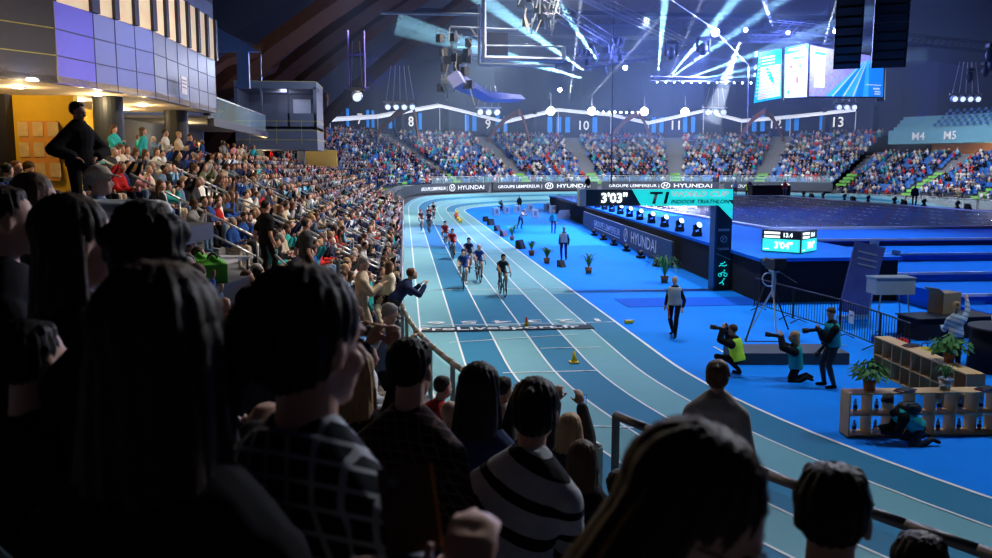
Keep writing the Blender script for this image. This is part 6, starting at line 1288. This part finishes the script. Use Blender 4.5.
for i, (a, b) in enumerate((((17, 60, 17.2), (21.6, 60, 14.4)), ((22.0, 60, 14.0), (24.3, 60, 11.9)), ((24.3, 60, 11.9), (24.4, 60, 7)))):
    mb = MB(); mb.tube([a, b], .02); tag(mb.build('suspension_cable', mat('grey_cable', (.45, .48, .55), .5)), ['pale cable slanting down to the brightest violet lamp', 'pale cable slanting on from the brightest violet lamp', 'pale vertical cable left of the video screens'.replace('left of', 'beside')][i], 'cable')
for a_, b_ in (((-2, 80, 12), V((-13, 110, 20.8))), ((2, 95, 12), V((-2.9, 131, 20.4))), ((50, 80, 9), V((70, 110, 17)))): spot(a_, b_, 60000, (.01, .04, 1), 10, .2, .1)
# haze over the arena and the lamps' beams inside it
HZ = bpy.data.materials.new('stage_haze'); HZ.use_nodes = True; nt = HZ.node_tree; nt.nodes.remove(nt.nodes['Principled BSDF']); vs = nt.nodes.new('ShaderNodeVolumeScatter'); vs.inputs['Color'].default_value = (.42, .62, 1, 1); vs.inputs['Density'].default_value = .0026; vs.inputs['Anisotropy'].default_value = .3
nt.links.new(vs.outputs[0], nt.nodes['Material Output'].inputs['Volume'])
mb = MB(); mb.box((33, 80, 13.2), (74, 92, 13.6)); hz = mb.build('haze', HZ); hz['kind'] = 'stuff'; hz['label'] = 'thin blue stage haze hanging under the roof'; hz['category'] = 'haze'; hz.display_type = 'WIRE'
BEAMH = bpy.data.materials.new('beam_dense_haze'); BEAMH.use_nodes = True; nt = BEAMH.node_tree; nt.nodes.remove(nt.nodes['Principled BSDF']); vs = nt.nodes.new('ShaderNodeVolumeScatter'); vs.inputs['Color'].default_value = (.9, .95, 1, 1); vs.inputs['Density'].default_value = .045; vs.inputs['Anisotropy'].default_value = .1
nt.links.new(vs.outputs[0], nt.nodes['Material Output'].inputs['Volume'])
def beam(a, b, ang, p, c):
    a, b = V(a), V(b); d = (b - a).normalized(); a0 = a + d * .5; L = (b - a).length + 3; tn = math.tan(rad(ang / 2)); spot(a0, b, p * 3.5, c, ang, .15, .03)
    if ang > 30: return
    mb = MB(); mb.cone(a0 + d * .05, a0 + d * L, .03 + .05 * tn, .03 + L * tn, 20); o = mb.build('light_beam_haze', BEAMH, None, True)  # extra-dense haze cone added so the beam shows
    o['kind'] = 'stuff'; o['label'] = 'cone of denser haze added to show a light beam under the roof'; o['category'] = 'light beam'; o['group'] = 'light beams in the haze'
CB = (.32, .74, 1); WB = (.8, .9, 1)
for a, b, ang, p, c in (((18.3, 60, 10.7), (26, 60, 16), 5, 9e4, CB), ((19.2, 60, 10.7), (30, 60, 14.5), 5, 9e4, CB), ((19.8, 60, 10.7), (32, 60, 13.2), 4, 7e4, CB), ((20.4, 60, 10.7), (34, 60, 12.3), 4, 6e4, CB),
    ((12.9, 60, 10.7), (3, 60, 13.4), 7, 9e4, CB), ((13.2, 60, 10.9), (7, 60, 15), 7, 9e4, CB), ((13.9, 60, 11.4), (10.5, 60, 16), 7, 9e4, CB), ((17.7, 60, 10.7), (18.1, 60, 16), 7, 8e4, CB), ((18.3, 60, 10.7), (22, 60, 15), 7, 9e4, CB),
    ((11.4, 60, 8.6), (12.2, 60, 16), 2.2, 9e4, WB), ((12.1, 60, 8.6), (15.5, 60, 12.4), 2, 6e4, WB), ((17.6, 60, 8.7), (19.6, 60, 13.5), 2, 5e4, WB), ((29.4, 60, 12.0), (31.0, 60, 18), 2.4, 7e4, WB), ((23.9, 60, 14.3), (22.8, 60, 11.2), 14, 2e4, WB), ((21.8, 60, 14.1), (19, 60, 10), 60, 1.5e4, (.3, .35, 1)), ((26.2, 60, 13.8), (25, 60, 17), 9, 4e4, (.3, .4, 1))):
    beam(a, b, ang, p, c)
for x in (15.4, 21.8, 28):
    l = bpy.data.lights.new('violet_glow', 'POINT'); l.energy = 4500; l.color = (.2, .28, 1); l.shadow_soft_size = .3; lo = bpy.data.objects.new('violet_glow', l); COL.objects.link(lo); lo.location = (x, 58.5, 13.2)
for x in (19.0, 24.4, 31.4, 36.9):
    l = bpy.data.lights.new('flood_glow', 'POINT'); l.energy = 3500; l.color = (.85, .9, 1); l.shadow_soft_size = .6; lo = bpy.data.objects.new('flood_glow', l); COL.objects.link(lo); lo.location = (x, 110.8, 11.95)
